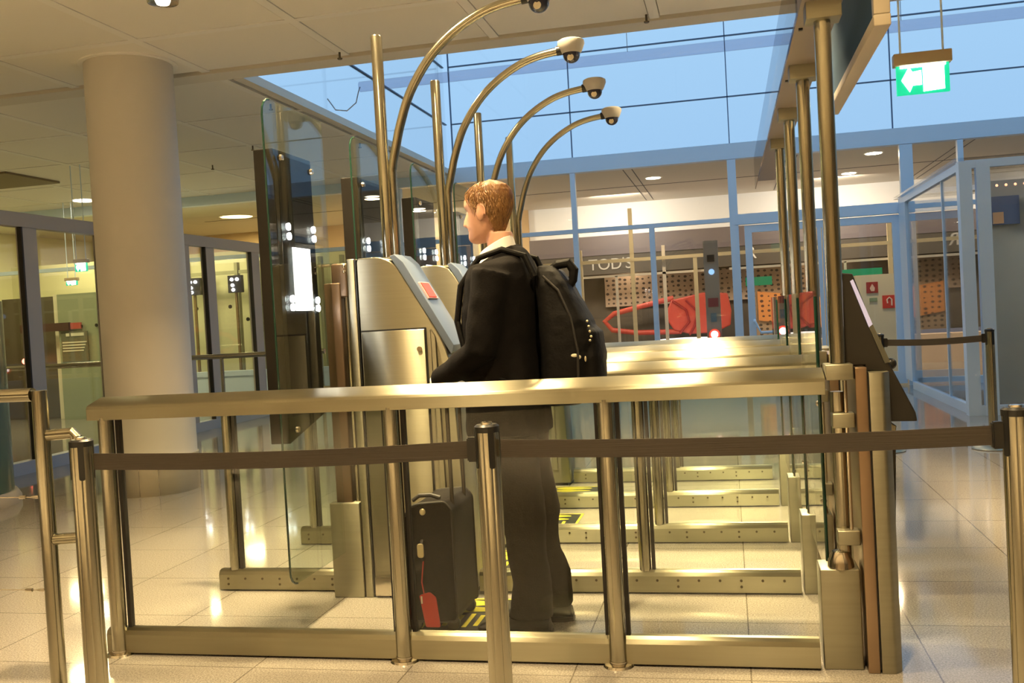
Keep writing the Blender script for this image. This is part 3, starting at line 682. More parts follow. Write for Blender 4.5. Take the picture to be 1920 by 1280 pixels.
# ================================================================ FACE SCANNER GATES (X = -1.80 plane)
GX = -1.80
def scanner():
    T = thing('scanner_gate', 'glass gate leaf carrying tall black face scanner with lit screen, nearest the camera', 'gate', (GX, 4.30, 0), 'glass gate leaves with black face scanners')
    L = Vector((GX, 4.30, 0))
    def pp(mb, n, m, sm=True, par=None):
        o = mb.build(n, m, par or T, smooth=sm)
        if par is None: o.location = -L
        return o
    ya, yb = 3.665, 4.255
    out = rounded([(ya, .215), (yb, .215), (yb, 2.215), (ya, 2.215)], [.06, .01, .01, .07], 7)
    pp(MB().prism(out, 'x', GX-.005, GX+.005), 'glass_leaf', GLASSG, False)
    # green near edge strip
    e = [(GX, ya+.06, .213)] + [(GX, ya+.06-.06*math.sin(a), .275-.06*math.cos(a)) for a in (0, .4, .8, 1.2, PI/2)][1:] + [(GX, ya, 2.14)] + [(GX, ya+.07-.07*math.cos(a), 2.145+.07*math.sin(a)) for a in (.4, .8, 1.2, PI/2)]
    pp(MB().tube(e, .0045, 8), 'glass_edge', EDGE)
    pan = pp(MB().prism([(3.755, .79), (4.13, .88), (4.13, 2.02), (3.755, 2.02)], 'x', GX-.095, GX-.007, .003), 'scanner_housing', mat('scanner_black', (.014, .012, .010), .5, spec=.2))
    sub(pp(MB().box(GX-.0065, GX-.005, 3.79, 4.12, .9, 2.0), 'front_glass', mat('front_black_glass', (.012, .012, .014), .6, spec=.1)), pan)
    scn = pp(MB().box(GX+.0055, GX+.008, 3.862, 4.035, 1.345, 1.615), 'screen', SCREEN, False)
    q = MB()
    for y, z in ((3.835, 1.70), (3.838, 1.660), (4.09, 1.705), (4.093, 1.665), (3.832, 1.395), (3.832, 1.36), (4.092, 1.39), (4.092, 1.355)):
        o = MB().lathe([(0, 0), (.0155, 0), (.0155, .004), (0, .004)], (GX+.006, y, z), 20, 'x')
        pp(o, 'led_lamp', LED)
    for y, z in ((3.80, 1.985), (4.10, 1.965), (3.80, .845), (4.10, .925)):
        pp(MB().lathe([(0, 0), (.014, 0), (.012, .01), (0, .012)], (GX+.005, y, z), 18, 'x'), 'standoff', CHROME)
    # pictogram on screen
    g = MB().prism([(3.99, 1.36), (4.03, 1.36), (4.03, 1.60), (4.0, 1.60), (3.985, 1.56), (3.99, 1.52), (3.975, 1.48), (3.99, 1.44)], 'x', GX+.0081, GX+.009)
    sub(pp(g, 'face_mark', mat('screen_grey', (.5, .5, .48), .3, emit=(.62, .62, .52), es=1.0), False), scn)
    # hinge post and motor box
    pp(MB().box(-1.835, -1.755, 4.26, 4.345, .44, 1.47, .006), 'hinge_post', DKSTEEL)
    pp(MB().box(-1.865, -1.715, 4.24, 4.50, .0, .445, .006), 'motor_box', STEEL)
    pp(MB().box(-1.80, -1.72, 4.27, 4.33, 1.40, 1.56, .01), 'hinge_clamp', DKSTEEL)
    pp(MB().ball((-1.725, 4.25, 1.52), .009).ball((-1.725, 4.25, 1.545), .009), 'hinge_screw', CHROME)
    pp(MB().tube([(-1.735, 4.285, .44), (-1.735, 4.285, 1.5)], .012, 14), 'hinge_rod', TUBE)
    return T
T1 = scanner()
tl = ['glass gate leaf with black face scanner of the second lane, behind the front pylon', 'glass gate leaf with black face scanner of the third lane', 'glass gate leaf with black face scanner, farthest, right beside the face of the man']
for k in range(1, 4): dup(T1, (0, LY[k+1]-LY[1], 0), tl[k-1])

# ================================================================ ENTRY END (X ~ .3)
def entry(y, label):
    T = thing('entry_door', label, 'gate', (.33, y, 0), 'entry door sets at the right end of the barriers')
    L = Vector((.33, y, 0))
    def pp(mb, n, m, sm=True):
        o = mb.build(n, m, T, smooth=sm); o.location = -L; return o
    pp(MB().box(.262, .392, y-.02, y+.12, 0, .345, .004), 'motor_box', STEEL)
    pp(MB().tube([(.350, y+.03, .34), (.350, y+.03, .95)], .024, 20), 'hinge_post', TUBE)
    pp(MB().lathe([(.045, .345), (.042, .37), (.028, .40), (0, .41)], (.335, y+.02, 0), 24), 'hinge_cap', CHROME)
    for z0 in (.43, .83): pp(MB().box(.325, .398, y-.03, y+.03, z0, z0+.05, .004), 'bracket', STEEL)
    pp(MB().box(.308, .398, y-.055, y+.06, .995, 1.048, .004), 'rail_end_block', STEEL)
    pp(MB().tube([(.372, y-.01, .46), (.372, y-.01, .99)], .007, 10), 'cable_rod', CHROME)
    leaf = rounded([(y+.10, .30), (y+.80, .30), (y+.80, 1.30), (y+.10, 1.30)], .04, 5)
    pp(MB().prism(leaf, 'x', .293, .303), 'glass_leaf', GLASSG, False)
    pp(MB().tube([(.298, y+.10, .32), (.298, y+.10, 1.28)], .006, 8), 'glass_edge', EDGE)
    for z in (.55, .9): pp(MB().ball((.298, y+.14, z), .012, u=12, v=8), 'clamp', CHROME)
    return T
E1 = entry(LY[0], 'entry door hinge set and glass leaf at the end of the front barrier')
for k in range(1, 4): dup(E1, (0, LY[k]-LY[0], 0), ['entry door hinge set at the end of the second barrier', 'entry door hinge set at the end of the third barrier', 'entry door hinge set at the end of the fourth barrier'][k-1])
# end pylons
ep = thing('end_pylon', 'narrow steel end pylon standing at the right end of the front barrier', 'pylon', (.45, 3.5, 0), 'steel end pylons of the lanes')
L = (-.45, -3.5, 0)
def epp(mb, n, m, sm=True, c=None):
    if c: bmesh.ops.translate(mb.bm, verts=mb.bm.verts[:], vec=-Vector(c))
    o = mb.build(n, m, ep, smooth=sm); o.location = Vector(L) + (Vector(c) if c else Vector((0, 0, 0))); return o
epp(MB().box(.402, .440, 3.43, 3.72, .0, 1.035, .003), 'inner_plate', mat('red_brown_steel', (.34, .24, .16), .3, .9), c=(.42, 3.5, .5))
epp(MB().box(.4402, .4445, 3.44, 3.72, .01, 1.02), 'seam', BLACK, False)
epp(MB().prism(rounded([(.445, 3.43), (.49, 3.43), (.515, 3.46), (.515, 3.75), (.445, 3.75)], [.003, .008, .008, 0, 0], 4), 'z', 0, 1.015, .002), 'outer_plate', STEEL, c=(.47, 3.5, .5))
epp(MB().prism([(.505, .02), (.525, .02), (.515, .45), (.500, .62), (.545, .82), (.505, .84)], 'y', 3.55, 3.76, .003), 'flank', STEEL, c=(.5, 3.6, .5))
for k in range(1, 4): dup(ep, (0, LY[k]-LY[0], 0), ['steel end pylon at the right end of the second barrier', 'steel end pylon at the right end of the third barrier', 'steel end pylon at the right end of the fourth barrier'][k-1])
# information terminal
tm_ = thing('touch_terminal', 'slanted black touch terminal mounted on the right end pylon', 'terminal', (.46, 3.6, .84))
def tp(mb, n, m, sm=True): o = mb.build(n, m, tm_, smooth=sm); o.location = (-.46, -3.6, -.84); return o
tp(MB().prism([(.377, 1.355), (.418, 1.350), (.500, 1.09), (.600, .87), (.604, .84), (.505, .842), (.505, 1.016), (.444, 1.018), (.444, 1.037), (.377, 1.037)], 'y', 3.50, 3.80, .004), 'housing', mat('terminal_black', (.016, .014, .012), .4))
tp(MB().prism([(.408, 1.325), (.418, 1.33), (.474, 1.175), (.462, 1.165)], 'y', 3.494, 3.80), 'screen', mat('lilac_screen', (.35, .33, .42), .2, emit=(.42, .38, .50), es=.45))
tp(MB().prism([(.462, 1.165), (.474, 1.175), (.525, 1.045), (.508, 1.04)], 'y', 3.494, 3.80), 'lower_bezel', mat('bezel_grey', (.09, .09, .07), .3))
tp(MB().ball((.545, 3.62, 1.03), .02), 'knob', BLACK)

# overhead beam on poles
ob = thing('overhead_frame', 'long overhead steel beam on four tall poles along the entry doors', 'frame', (.355, 3.48, 0))
def op(mb, n, m, sm=True): o = mb.build(n, m, ob, smooth=sm); o.location = (-.355, -3.48, 0); return o
op(MB().box(.285, .425, 3.36, 8.3, 2.262, 2.42, .004), 'beam', mat('taupe_beam', (.36, .31, .27), .45, .4))
op(MB().box(.262, .268, 3.36, 8.3, 2.20, 2.45), 'acrylic_strip', glassmat('acrylic', (.75, .78, .85)), False)
for y in LY[:4]:
    op(MB().tube([(.355, y, 1.049), (.355, y, 2.215)], .0275, 28), 'pole', TUBE)
    op(MB().box(.300, .415, y-.05, y+.05, 2.205, 2.265, .003), 'pole_cap', STEEL)
for y in (3.75, 4.6): op(MB().box(.30, .315, y, y+.02, 2.256, 2.263), 'screw', BLACK, False)
sg = thing('hanging_sign', 'large blue grey sign board seen from its back above the touch terminal', 'sign', (.55, 4.4, 2.2))
o = MB().box(-.008, .0, -.76, .80, .04, 1.26).build('panel', mat('sign_blue', (.05, .10, .17), .7, spec=.15), sg, smooth=False)
q = MB().box(-.012, .045, -.80, .84, 0, .04, .004).box(-.011, .044, -.80, -.755, .041, 1.259, .004).box(-.011, .044, .80, .84, .041, 1.259, .004).box(-.012, .045, -.80, .84, 1.26, 1.3, .004)
q.build('frame', mat('sign_beige', (.60, .52, .40), .4), sg)
MB().box(0.0, .04, -.76, .80, .04, 1.26).build('back_panel', mat('sign_back', (.5, .48, .42), .5), sg, smooth=False)

# ================================================================ BELT BARRIER POSTS
def flute(t):
    v = 1.0
    for a in (.6, 2.17, 3.74, 5.31, 1.385, 2.96, 4.53, 6.1):
        dd = abs((t-a+PI) % (2*PI)-PI)
        if dd < .13: v -= .085*(1-dd/.13)
    return v
def stanchion(loc, label, group='belt barrier posts'):
    T = thing('belt_post', label, 'belt post', loc, group)
    MB().lathe([(0, 0), (.16, 0), (.165, .006), (.15, .018), (.05, .026), (0, .026)], n=48).build('base', STEEL, T)
    MB().lathe([(.035, .02), (.035, .935)], n=96, fl=flute).build('shaft', TUBE, T)
    cp_ = MB().lathe([(0, .935), (.0365, .935), (.037, .952), (.030, .958), (0, .958)], n=48).build('cap', BLACK, T)
    sub(MB().lathe([(0, .956), (.018, .957), (.016, .964), (0, .966)], n=24).build('cap_badge', CHROME, T), cp_)
    q = MB()
    for a in (0, PI/2, PI, 1.5*PI):
        b = bmesh.new()
        pr_ = rounded([(-.009, .83), (.009, .83), (.009, .952), (-.009, .952)], [.008, .008, 0, 0], 4)
        A = [b.verts.new((.0362, u, z)) for u, z in pr_]; B = [b.verts.new((.026, u, z)) for u, z in pr_]
        b.faces.new(A); b.faces.new(B[::-1])
        for i in range(len(A)): b.faces.new((A[i], B[i], B[(i+1) % len(A)], A[(i+1) % len(A)]))
        q._merge(b, Matrix.Rotation(a+.55, 4, 'Z'))
    q.build('slot', BLACK, T, smooth=False)
    return T
sA = stanchion((-2.02, 2.71, 0), 'belt barrier post at the left end of the belt, beside the tube railing')
sB = stanchion((-.71, 2.775, 0), 'belt barrier post in the middle foreground in front of the man')
sC = stanchion((.725, 2.79, 0), 'belt barrier post cut by the right edge of the picture')
sD = stanchion((2.02, 8.42, 0), 'distant belt barrier post in front of the blue glass vestibule')
sE = stanchion((1.19, 8.42, 0), 'distant belt barrier post hidden behind the black touch terminal')
def belt(p0, p1, label, w=.052, z=.885, heads=(1, 1)):
    p0 = Vector(p0); p1 = Vector(p1); d = (p1-p0).normalized(); a = p0 + d*.04; b = p1 - d*.04
    T = thing('retractable_belt', label, 'belt', (a.x, a.y, z), 'retractable belts')
    n = Vector((-d.y, d.x, 0)); Lh = (b-a).length
    q = MB(); N = 24; rings = []
    for i in range(N+1):
        t = i/N; c = a + d*(Lh*t); c.z = z - .012*math.sin(PI*t)
        tw = .0
        rings.append([c + n*.0012*sx_ + Vector((0, 0, w/2*sz)) for sx_, sz in ((-1, -1), (1, -1), (1, 1), (-1, 1))])
    q.loft(rings); o = q.build('webbing', BELT, T); o.location = (-a.x, -a.y, -z)
    for e, c, sgn in ((heads[0], a, 1), (heads[1], b, -1)):
        if e:
            q = MB(); cc = c + d*.004*sgn
            A = [cc + d*.017*sx_ + n*.013*sy_ + Vector((0, 0, z-cc.z+sz*.036)) for sx_ in (-1, 1) for sy_ in (-1, 1) for sz in (-1, 1)]
            v = [q.bm.verts.new(p) for p in A]
            for f_ in ((0, 1, 3, 2), (4, 6, 7, 5), (0, 4, 5, 1), (2, 3, 7, 6), (0, 2, 6, 4), (1, 5, 7, 3)): q.bm.faces.new([v[i] for i in f_])
            bmesh.ops.bevel(q.bm, geom=q.bm.edges[:], offset=.004, segments=2, affect='EDGES')
            o = q.build('belt_end', BLACK, T); o.location = (-a.x, -a.y, -z)
    return T
belt((-2.02, 2.71, 0), (-.71, 2.775, 0), 'grey belt stretched between the left post and the middle post', heads=(0, 1))
belt((-.71, 2.775, 0), (.725, 2.79, 0), 'grey belt stretched from the middle post to the right edge post', heads=(0, 1))
belt((2.02, 8.42, 0), (1.19, 8.42, 0), 'distant belt in front of the blue doors, ending at the touch terminal', heads=(1, 1))

# ================================================================ LEFT TUBE RAILING
tr = thing('tube_railing', 'tall square-cornered steel tube railing with wires at the left edge', 'railing', (-2.28, 2.88, 0))
def trp(mb, n, m): o = mb.build(n, m, tr); o.location = (2.28, -2.88, 0); return o
RY = 2.88
trp(MB().tube([(-2.295, RY, 0), (-2.295, RY, 1.108)], .026, 24), 'post', TUBE)
trp(MB().tube([(-2.321, RY, 1.095), (-3.9, RY, 1.095)], .023, 24), 'top_rail', TUBE)
trp(MB().tube([(-3.88, RY, 0), (-3.88, RY, 1.095)], .026, 24), 'post', TUBE)
trp(MB().tube([(-2.27, RY, .955), (-2.175, RY, .960), (-2.165, RY, .95), (-2.165, RY, .615), (-2.175, RY, .605), (-2.27, RY, .600)], .019, 20), 'side_loop', TUBE)
for z in (.745, .425):
    w_ = trp(MB().tube([(-3.85, RY, z), (-2.32, RY, z)], .0016, 8), 'wire', CHROME)
    sub(trp(MB().tube([(-2.40, RY, z), (-2.375, RY, z)], .006, 12).tube([(-2.355, RY, z), (-2.335, RY, z), (-2.32, RY, z)], [.003, .006, .004], 12), 'wire_clamp', CHROME), w_)
# teal glass drum
td = thing('glass_drum', 'curved teal frosted glass drum with pale base ring at the left edge', 'glass drum', (-6.17, 6.5, 0))
MB().lathe([(.55, .10), (.55, 1.62)], n=64).build('drum_shell', TEAL, td)
MB().lathe([(0, 0), (.60, 0), (.60, .05), (.57, .10), (0, .10)], n=64).build('base_ring', mat('pale_ring', (.52, .48, .42), .4), td)

# ================================================================ VESTIBULE (right)
vs = thing('glass_vestibule', 'blue framed glass vestibule standing at the right edge by the far door', 'vestibule', (2.39, 10.7, 0))
def vp(mb, n, m, sm=False): o = mb.build(n, m, vs, smooth=sm); o.location = (-2.39, -10.7, 0); return o
f = MB()
f.box(2.33, 2.45, 10.632, 10.76, 0, 2.574).box(2.49, 2.62, 10.634, 10.704, 0, 2.56)
f.box(2.362, 2.418, 10.75, 13.9, 0, .10).box(2.358, 2.422, 10.7, 14.38, 2.50, 2.578)
f.box(2.375, 2.405, 11.71, 11.74, .1, 2.5).box(2.36, 2.42, 13.9, 14.4, .1, 2.5)
f.box(2.4, 6.5, 10.64, 10.72, 2.50, 2.58).box(2.45, 6.5, 10.64, 10.70, 0, .1)
vp(f, 'frame', FRAMEB)
vp(MB().box(2.385, 2.395, 10.7, 14.4, .1, 2.5), 'side_pane', GLASSW)
vp(MB().box(2.62, 6.5, 10.66, 10.672, .1, 2.5), 'front_pane', GLASSW)
vp(MB().box(2.3, 6.5, 10.64, 14.4, 2.58, 2.61), 'roof_pane', GLASSW)
bx = thing('grey_screen', 'large dull grey green screen wall inside the blue vestibule', 'screen', (4.5, 11.3, 0))
o = MB().box(-1.72, 2.3, 0, .05, .05, 2.42).build('panel', mat('grey_green', (.36, .38, .34), .5, var=((1, 1, 1), .35)), bx, smooth=False)
o = MB().box(-1.73, -1.45, -.03, -.005, 1.95, 2.25).build('blue_strip', mat('slate_blue', (.10, .15, .26), .5), bx, smooth=False)
tag(MB().box(3.15, 4.1, 11.22, 11.25, 1.98, 2.25).build('paper_notice', mat('olive_paper', (.42, .36, .16), .6), smooth=False), 'olive yellow paper notice inside the vestibule at the right edge', 'notice')
tag(MB().box(2.78, 2.88, 11.22, 11.25, 1.96, 2.08).build('small_notice', mat('orange_paper', (.65, .38, .2), .6), smooth=False), 'small orange square notice just inside the vestibule frame', 'notice')
area('vestibule_fill', (4.0, 10.95, 2.45), .3, 10, (1, .9, .75))  # added fill, brightens the dark inside; no fitting belongs here
q = MB()
for k in range(16): q.ball((2.82+.09*k, 11.2, 2.36), .014, u=8, v=6)
tag(q.build('light_string', mat('string_orange', (1, .5, .3), .4, emit=(1, .4, .2), es=1.2)), 'row of tiny orange lights near the top of the vestibule', 'light string')

# ================================================================ HANGING TUBE IN THE ROOF LIGHT
ht = thing('hanging_tube', 'long clear horizontal tube hanging in the roof light', 'tube', (-.3, 9.2, 3.62))
MB().tube([(-3.15, 0, 0), (4.2, 0, 0)], .05, 20).build('tube', glassmat('tube_plastic', (.80, .80, .86), rough=.15), ht)
for x in (-2.9, -.5, 1.9, 3.8): MB().tube([(x, 0, .05), (x, 0, 3.7)], .003, 6).build('hanger', mat('hanger_grey', (.2, .22, .28), .5) if 'hanger_grey' not in bpy.data.materials else bpy.data.materials['hanger_grey'], ht)
MB().tube([(-3.15, 0, 0), (-3.17, 0, -.05), (-3.2, 0, -.15), (-3.3, 0, -.22), (-3.42, 0, -.2), (-3.5, 0, -.08)], .006, 8).build('loose_cable', mat('cable_grey', (.35, .4, .5), .5), ht)

# ================================================================ FLOOR STICKERS
SB = mat('sticker_black', (.02, .02, .015), .5); SY = mat('sticker_yellow', (.62, .55, .04), .5)
st = thing('floor_sticker', 'black and yellow floor sticker under the suitcase and the man', 'floor sticker', (-1.15, 4.0, 0), 'black and yellow waiting position stickers')
MB().box(-.22, .20, -.24, .24, .0005, .0015).build('ground', SB, st, smooth=False)
q = MB()
q.box(-.22, .20, -.24, -.225, .0016, .0022).box(-.22, .20, .225, .24, .0016, .0022).box(-.22, -.205, -.24, .24, .0016, .0022).box(.185, .20, -.24, .24, .0016, .0022)
for k in range(7): q.box(-.17+.045*k, -.15+.045*k, -.18+.02*(k % 3), .02-.02*(k % 2), .0016, .0022)
def footprint(q, cx, cy):
    q.prism([(cx+.13*math.cos(a)*(1), cy+.036*math.sin(a)*(1.2 if math.cos(a) < 0 else .9)) for a in [i*PI/9 for i in range(18)]], 'z', .0016, .0022)
footprint(q, .0, .08); footprint(q, .0, .17)
q.build('marking', SY, st, smooth=False)
for k in range(1, 4): dup(st, (0, LY[k]-LY[0], 0), ['black and yellow floor sticker in the second lane, behind the legs of the man', 'black and yellow floor sticker in the third lane', 'black and yellow floor sticker in the fourth lane'][k-1])

# ================================================================ PERSON
PO = Vector((-.90, 3.88, 0))
man = thing('person', 'person in dark suit and white collar with a backpack, facing left in the first lane', 'person', PO)
SKIN = mat('skin', (.60, .33, .23), .5, var=((25, 25, 25), .12)); 
SKIN.node_tree.nodes['Principled BSDF'].inputs['Subsurface Weight'].default_value = .12
SKIN.node_tree.nodes['Principled BSDF'].inputs['Subsurface Radius'].default_value = (.02, .008, .004)
SUIT = mat('suit_cloth', (.006, .005, .0048), .85, bump=((160, 160, 160), .5), var=((12, 12, 12), .25), spec=.12)
TROU = mat('trouser_cloth', (.012, .0095, .0075), .9, bump=((160, 160, 160), .5), var=((10, 10, 10), .2), spec=.12)
HAIR = mat('hair', (.17, .075, .025), .55, var=((60, 60, 18), .55), bump=((160, 160, 40), 1.0))
def ell(c, rx, ry, n=28, p=2.3, tilt=0):
    out = []
    for i in range(n):
        t = 2*PI*i/n; ct, st_ = math.cos(t), math.sin(t)
        x = rx*math.copysign(abs(ct)**(2/p), ct); y = ry*math.copysign(abs(st_)**(2/p), st_)
        out.append(Vector((c[0]+x, c[1]+y, c[2]+tilt*x)))
    return out
def remesh(o, vox, it=4, fac=.5):
    m = o.modifiers.new('remesh', 'REMESH'); m.mode = 'VOXEL'; m.voxel_size = vox; m.use_smooth_shade = True
    s_ = o.modifiers.new('smooth', 'SMOOTH'); s_.iterations = it; s_.factor = fac
    return o
# ---- head surface function: local forward +x, lateral y, z above chin
ROWS = [(-.008, .062, .020, .012), (0, .080, .000, .030), (.012, .088, -.02, .041), (.028, .086, -.045, .050), (.045, .083, -.058, .057), (.060, .087, -.064, .061),
        (.075, .086, -.070, .064), (.095, .086, -.080, .068), (.112, .084, -.088, .071), (.128, .086, -.094, .073), (.145, .094, -.098, .075),
        (.165, .092, -.100, .076), (.185, .083, -.097, .074), (.203, .063, -.086, .066), (.217, .036, -.064, .050), (.226, .010, -.036, .030), (.229, -.005, -.02, .008)]
def hrow(z):
    for a, b in zip(ROWS, ROWS[1:]):
        if z <= b[0]:
            t = max(0, (z-a[0])/(b[0]-a[0])); t = t*t*(3-2*t)*.4 + t*.6
            return [a[i]+(b[i]-a[i])*t for i in range(1, 4)]
    return ROWS[-1][1:]
def head_pt(z, th, off=0):
    xf, xb, hw = hrow(z); cx = (xf+xb)/2; rx = (xf-xb)/2
    ct, st_ = math.cos(th), math.sin(th); p = 2.25
    x = cx + (rx+off)*math.copysign(abs(ct)**(2/p), ct); y = (hw+off)*math.copysign(abs(st_)**(2/p), st_)
    a = abs((th+PI) % (2*PI)-PI)
    # nose
    if off == 0:
        if .058 < z < .135:
            k = max(0, 1-abs(y)/(.019-.06*max(0, z-.075))) if z < .135 else 0
            h = .030*max(0, min(1, (z-.058)/.012))*(max(0, (.135-z)/.060))**.8 if z > .07 else .030*max(0, (z-.058)/.012)
            x += min(h, .030)*k**.7 if x > 0 else 0
        e = math.exp(-((abs(y)-.032)/.013)**2-((z-.120)/.010)**2)
        if x > 0: x -= .010*e
        e = math.exp(-(y/.025)**2-((z-.045)/.005)**2)
        if x > 0: x -= .004*e
        e = math.exp(-(y/.022)**2-((z-.052)/.004)**2)
        if x > 0: x += .003*e
    if off:
        p = Vector((cx + rx*math.copysign(abs(ct)**(2/p), ct), hw*math.copysign(abs(st_)**(2/p), st_), z)); d = (p-Vector((-.01, 0, .115))); d.normalize()
        return p + d*off*1.15
    return Vector((x, y, z))
HB = Vector((-.938, 3.885, 1.583)); TURN = PI - .20    # facing -X, turned slightly away from the lens
HM = Matrix.Translation(HB) @ Matrix.Rotation(TURN, 4, 'Z') @ Matrix.Rotation(.03, 4, 'Y')
b = MB()
N = 56; zs = [-.008+.237*i/46 for i in range(47)]
b.loft([[HM @ head_pt(z, 2*PI*k/N) for k in range(N)] for z in zs])
# ears
for sd in (1, -1):
    q = bmesh.new(); bmesh.ops.create_uvsphere(q, u_segments=14, v_segments=10, radius=1)
    me = bpy.data.meshes.new('t'); q.to_mesh(me); q.free()
    me.transform(HM @ Matrix.Translation((-.010, sd*.080, .108)) @ Matrix.Rotation(sd*.5, 4, 'Z') @ Matrix.Rotation(-.2, 4, 'Y') @ Matrix.Diagonal((.020, .009, .036, 1)))
    b.bm.from_mesh(me); bpy.data.meshes.remove(me)
    # rim
    rim = [HM @ Vector((-.010+.019*math.cos(a)*(1 if math.cos(a) > 0 else 1.25), sd*(.084+.005*(-math.cos(a))), .112+.031*math.sin(a))) for a in [(-.9+i*.42) for i in range(12)]]
    b.tube(rim, .0042, 8)
# neck, torso core, arms, legs (one body)
b.loft([ell((-.895, 3.885, 1.615), .052, .055), ell((-.890, 3.882, 1.57), .056, .058), ell((-.885, 3.88, 1.53), .058, .062), ell((-.885, 3.88, 1.48), .060, .075),
        ell((-.89, 3.88, 1.42), .08, .15), ell((-.90, 3.88, 1.25), .11, .165), ell((-.90, 3.88, 1.05), .11, .15), ell((-.88, 3.88, .90), .11, .16), ell((-.88, 3.88, .82), .08, .13)])
def limb(b, pts, rs, n=16): b.tube(pts, rs, n)
LSH, LEL, LWR = Vector((-.885, 3.695, 1.43)), Vector((-.955, 3.655, 1.145)), Vector((-1.168, 3.805, 1.02))
RSH, REL, RWR = Vector((-.885, 4.065, 1.43)), Vector((-.87, 4.12, 1.15)), Vector((-.99, 4.11, .93))
for sh_, el_, wr_ in ((LSH, LEL, LWR), (RSH, REL, RWR)):
    limb(b, [sh_, (sh_+el_)/2, el_, (el_+wr_)/2, wr_], [.048, .044, .037, .034, .026])
def hand(b, wr, d, palm_n, side, curl):
    d = d.normalized(); n_ = (palm_n - d*palm_n.dot(d)).normalized(); s_ = d.cross(n_)*side
    b.loft([[wr + d*t + n_*(tk*math.cos(a)) + s_*(w*math.sin(a)) for a in [2*PI*k/14 for k in range(14)]] for t, w, tk in ((-.01, .026, .021), (.02, .034, .018), (.05, .040, .016), (.085, .041, .014), (.095, .036, .010))])
    for i, (off, ln) in enumerate(((.031, .070), (.011, .080), (-.010, .075), (-.030, .058))):
        p = wr + d*.082 + s_*off; dd = d.copy(); pts = [p]; 
        for j, fr_ in enumerate((.45, .32, .23)):
            dd = (Matrix.Rotation(curl*(.9+.25*j), 3, s_*side) @ dd); p = p + dd*ln*fr_; pts.append(p)
        b.tube(pts, [.0092, .0088, .0080, .0066], 10)
    p = wr + d*.03 + s_*.034; dd = (d*.6+s_*.7+n_*.35).normalized(); b.tube([p, p+dd*.028, p+dd*.03+(d*.8+n_*.6).normalized()*.024, p+dd*.03+(d*.6+n_*.8).normalized()*.045], [.0115, .0105, .0095, .008], 10)
hand(b, LWR, Vector((.15, .25, -.75)), Vector((.3, .3, -.1)), 1, .62)
hand(b, RWR, Vector((-.3, -.02, -.9)), Vector((0, -1, 0)), 1, .22)
for y_, hx, kx, ax_ in ((3.80, -.88, -.835, -.815), (3.975, -.87, -.81, -.765)):
    limb(b, [Vector((hx, y_+.0, .93)), Vector(((hx+kx)/2-.01, y_, .70)), Vector((kx-.01, y_, .48)), Vector(((kx+ax_)/2, y_, .30)), Vector((ax_, y_, .09)), Vector((ax_-.05, y_, .05))], [.085, .075, .055, .052, .038, .034])
body = b.build('body', SKIN, man); body.location = -PO; remesh(body, .0052, 3)
# ---- eyes and brows
q = MB()
for sd in (1, -1): q.ball(HM @ Vector((.0655, sd*.031, .118)), .0112)
o = q.build('eyes', mat('eye_white', (.75, .72, .68), .2), man); o.location = -PO; sub(o, body)
q = MB()
for sd in (1, -1): q.ball(HM @ Vector((.0722, sd*.031, .118)), .0052)
o = q.build('irises', mat('iris_grey', (.05, .06, .07), .2), man); o.location = -PO; sub(o, body)
q = MB(); q.tube([HM @ (head_pt(.050, math.copysign(.05+abs(k)*.085, k)) + Vector((-.001, 0, 0))) for k in (-4, -2, -.5, .5, 2, 4)], [.001, .0035, .004, .004, .0035, .001], 8)
o = q.build('lips', mat('lip_skin', (.48, .18, .14), .45), man); o.location = -PO; sub(o, body)
q = MB()
for sd in (1, -1): q.tube([HM @ Vector((.088-.004*i-.002*i*i*.5, sd*(.016+.010*i), .1375+.003*math.sin(i*.9))) for i in range(4)], [.003, .0038, .0034, .002], 8)
o = q.build('eyebrows', HAIR, man); o.location = -PO
# ---- hair cap
hb = bmesh.new(); grid = {}
NH = 120; ZH = [.030+.20*i/60 for i in range(61)]
def hairline(a):     # a = |angle| from face centre, returns lowest hair z
    if a < .55: return .200
    if a < 1.05: return .200 - .040*(a-.55)/.5
    if a < 1.45: return .160 - .060*(a-1.05)/.4
    if a < 1.85: return .100 + .030*math.sin((a-1.45)/.4*PI)
    return max(.030, .100 - .07*(a-1.85)/.75)
for i, z in enumerate(ZH):
    for k in range(NH):
        th = 2*PI*k/NH; a = abs((th+PI) % (2*PI)-PI)
        edge = max(0, min(1, (z-hairline(a))/.028))
        p0 = HM @ head_pt(z, th)
        nz = noise.noise(Vector((p0.x*38, p0.y*38, p0.z*26)))
        nz2 = noise.noise(Vector((p0.x*120, p0.y*120, p0.z*50)))
        top = max(0, (z-.13)/.09); back = max(0, (a-1.4)/1.7)
        off = .0015 + edge*(.004 + .004*top + .006*back + .003*nz + .0015*nz2)
        grid[i, k] = (hb.verts.new(HM @ head_pt(z, th, max(.001, off))), z > hairline(a) - .001 + .004*nz2)
for i in range(60):
    for k in range(NH):
        qd = [grid[i, k], grid[i, (k+1) % NH], grid[i+1, (k+1) % NH], grid[i+1, k]]
        if all(x[1] for x in qd): hb.faces.new([x[0] for x in qd])
topc = [grid[60, k][0] for k in range(NH)]; hb.faces.new(topc)
bmesh.ops.delete(hb, geom=[v for v in hb.verts if not v.link_faces], context='VERTS')
h_ = MB(); h_.bm.free(); h_.bm = hb
hair = h_.build('hair', HAIR, man, ang=3); hair.location = -PO
m_ = hair.modifiers.new('thick', 'SOLIDIFY'); m_.thickness = .004; m_.offset = -1
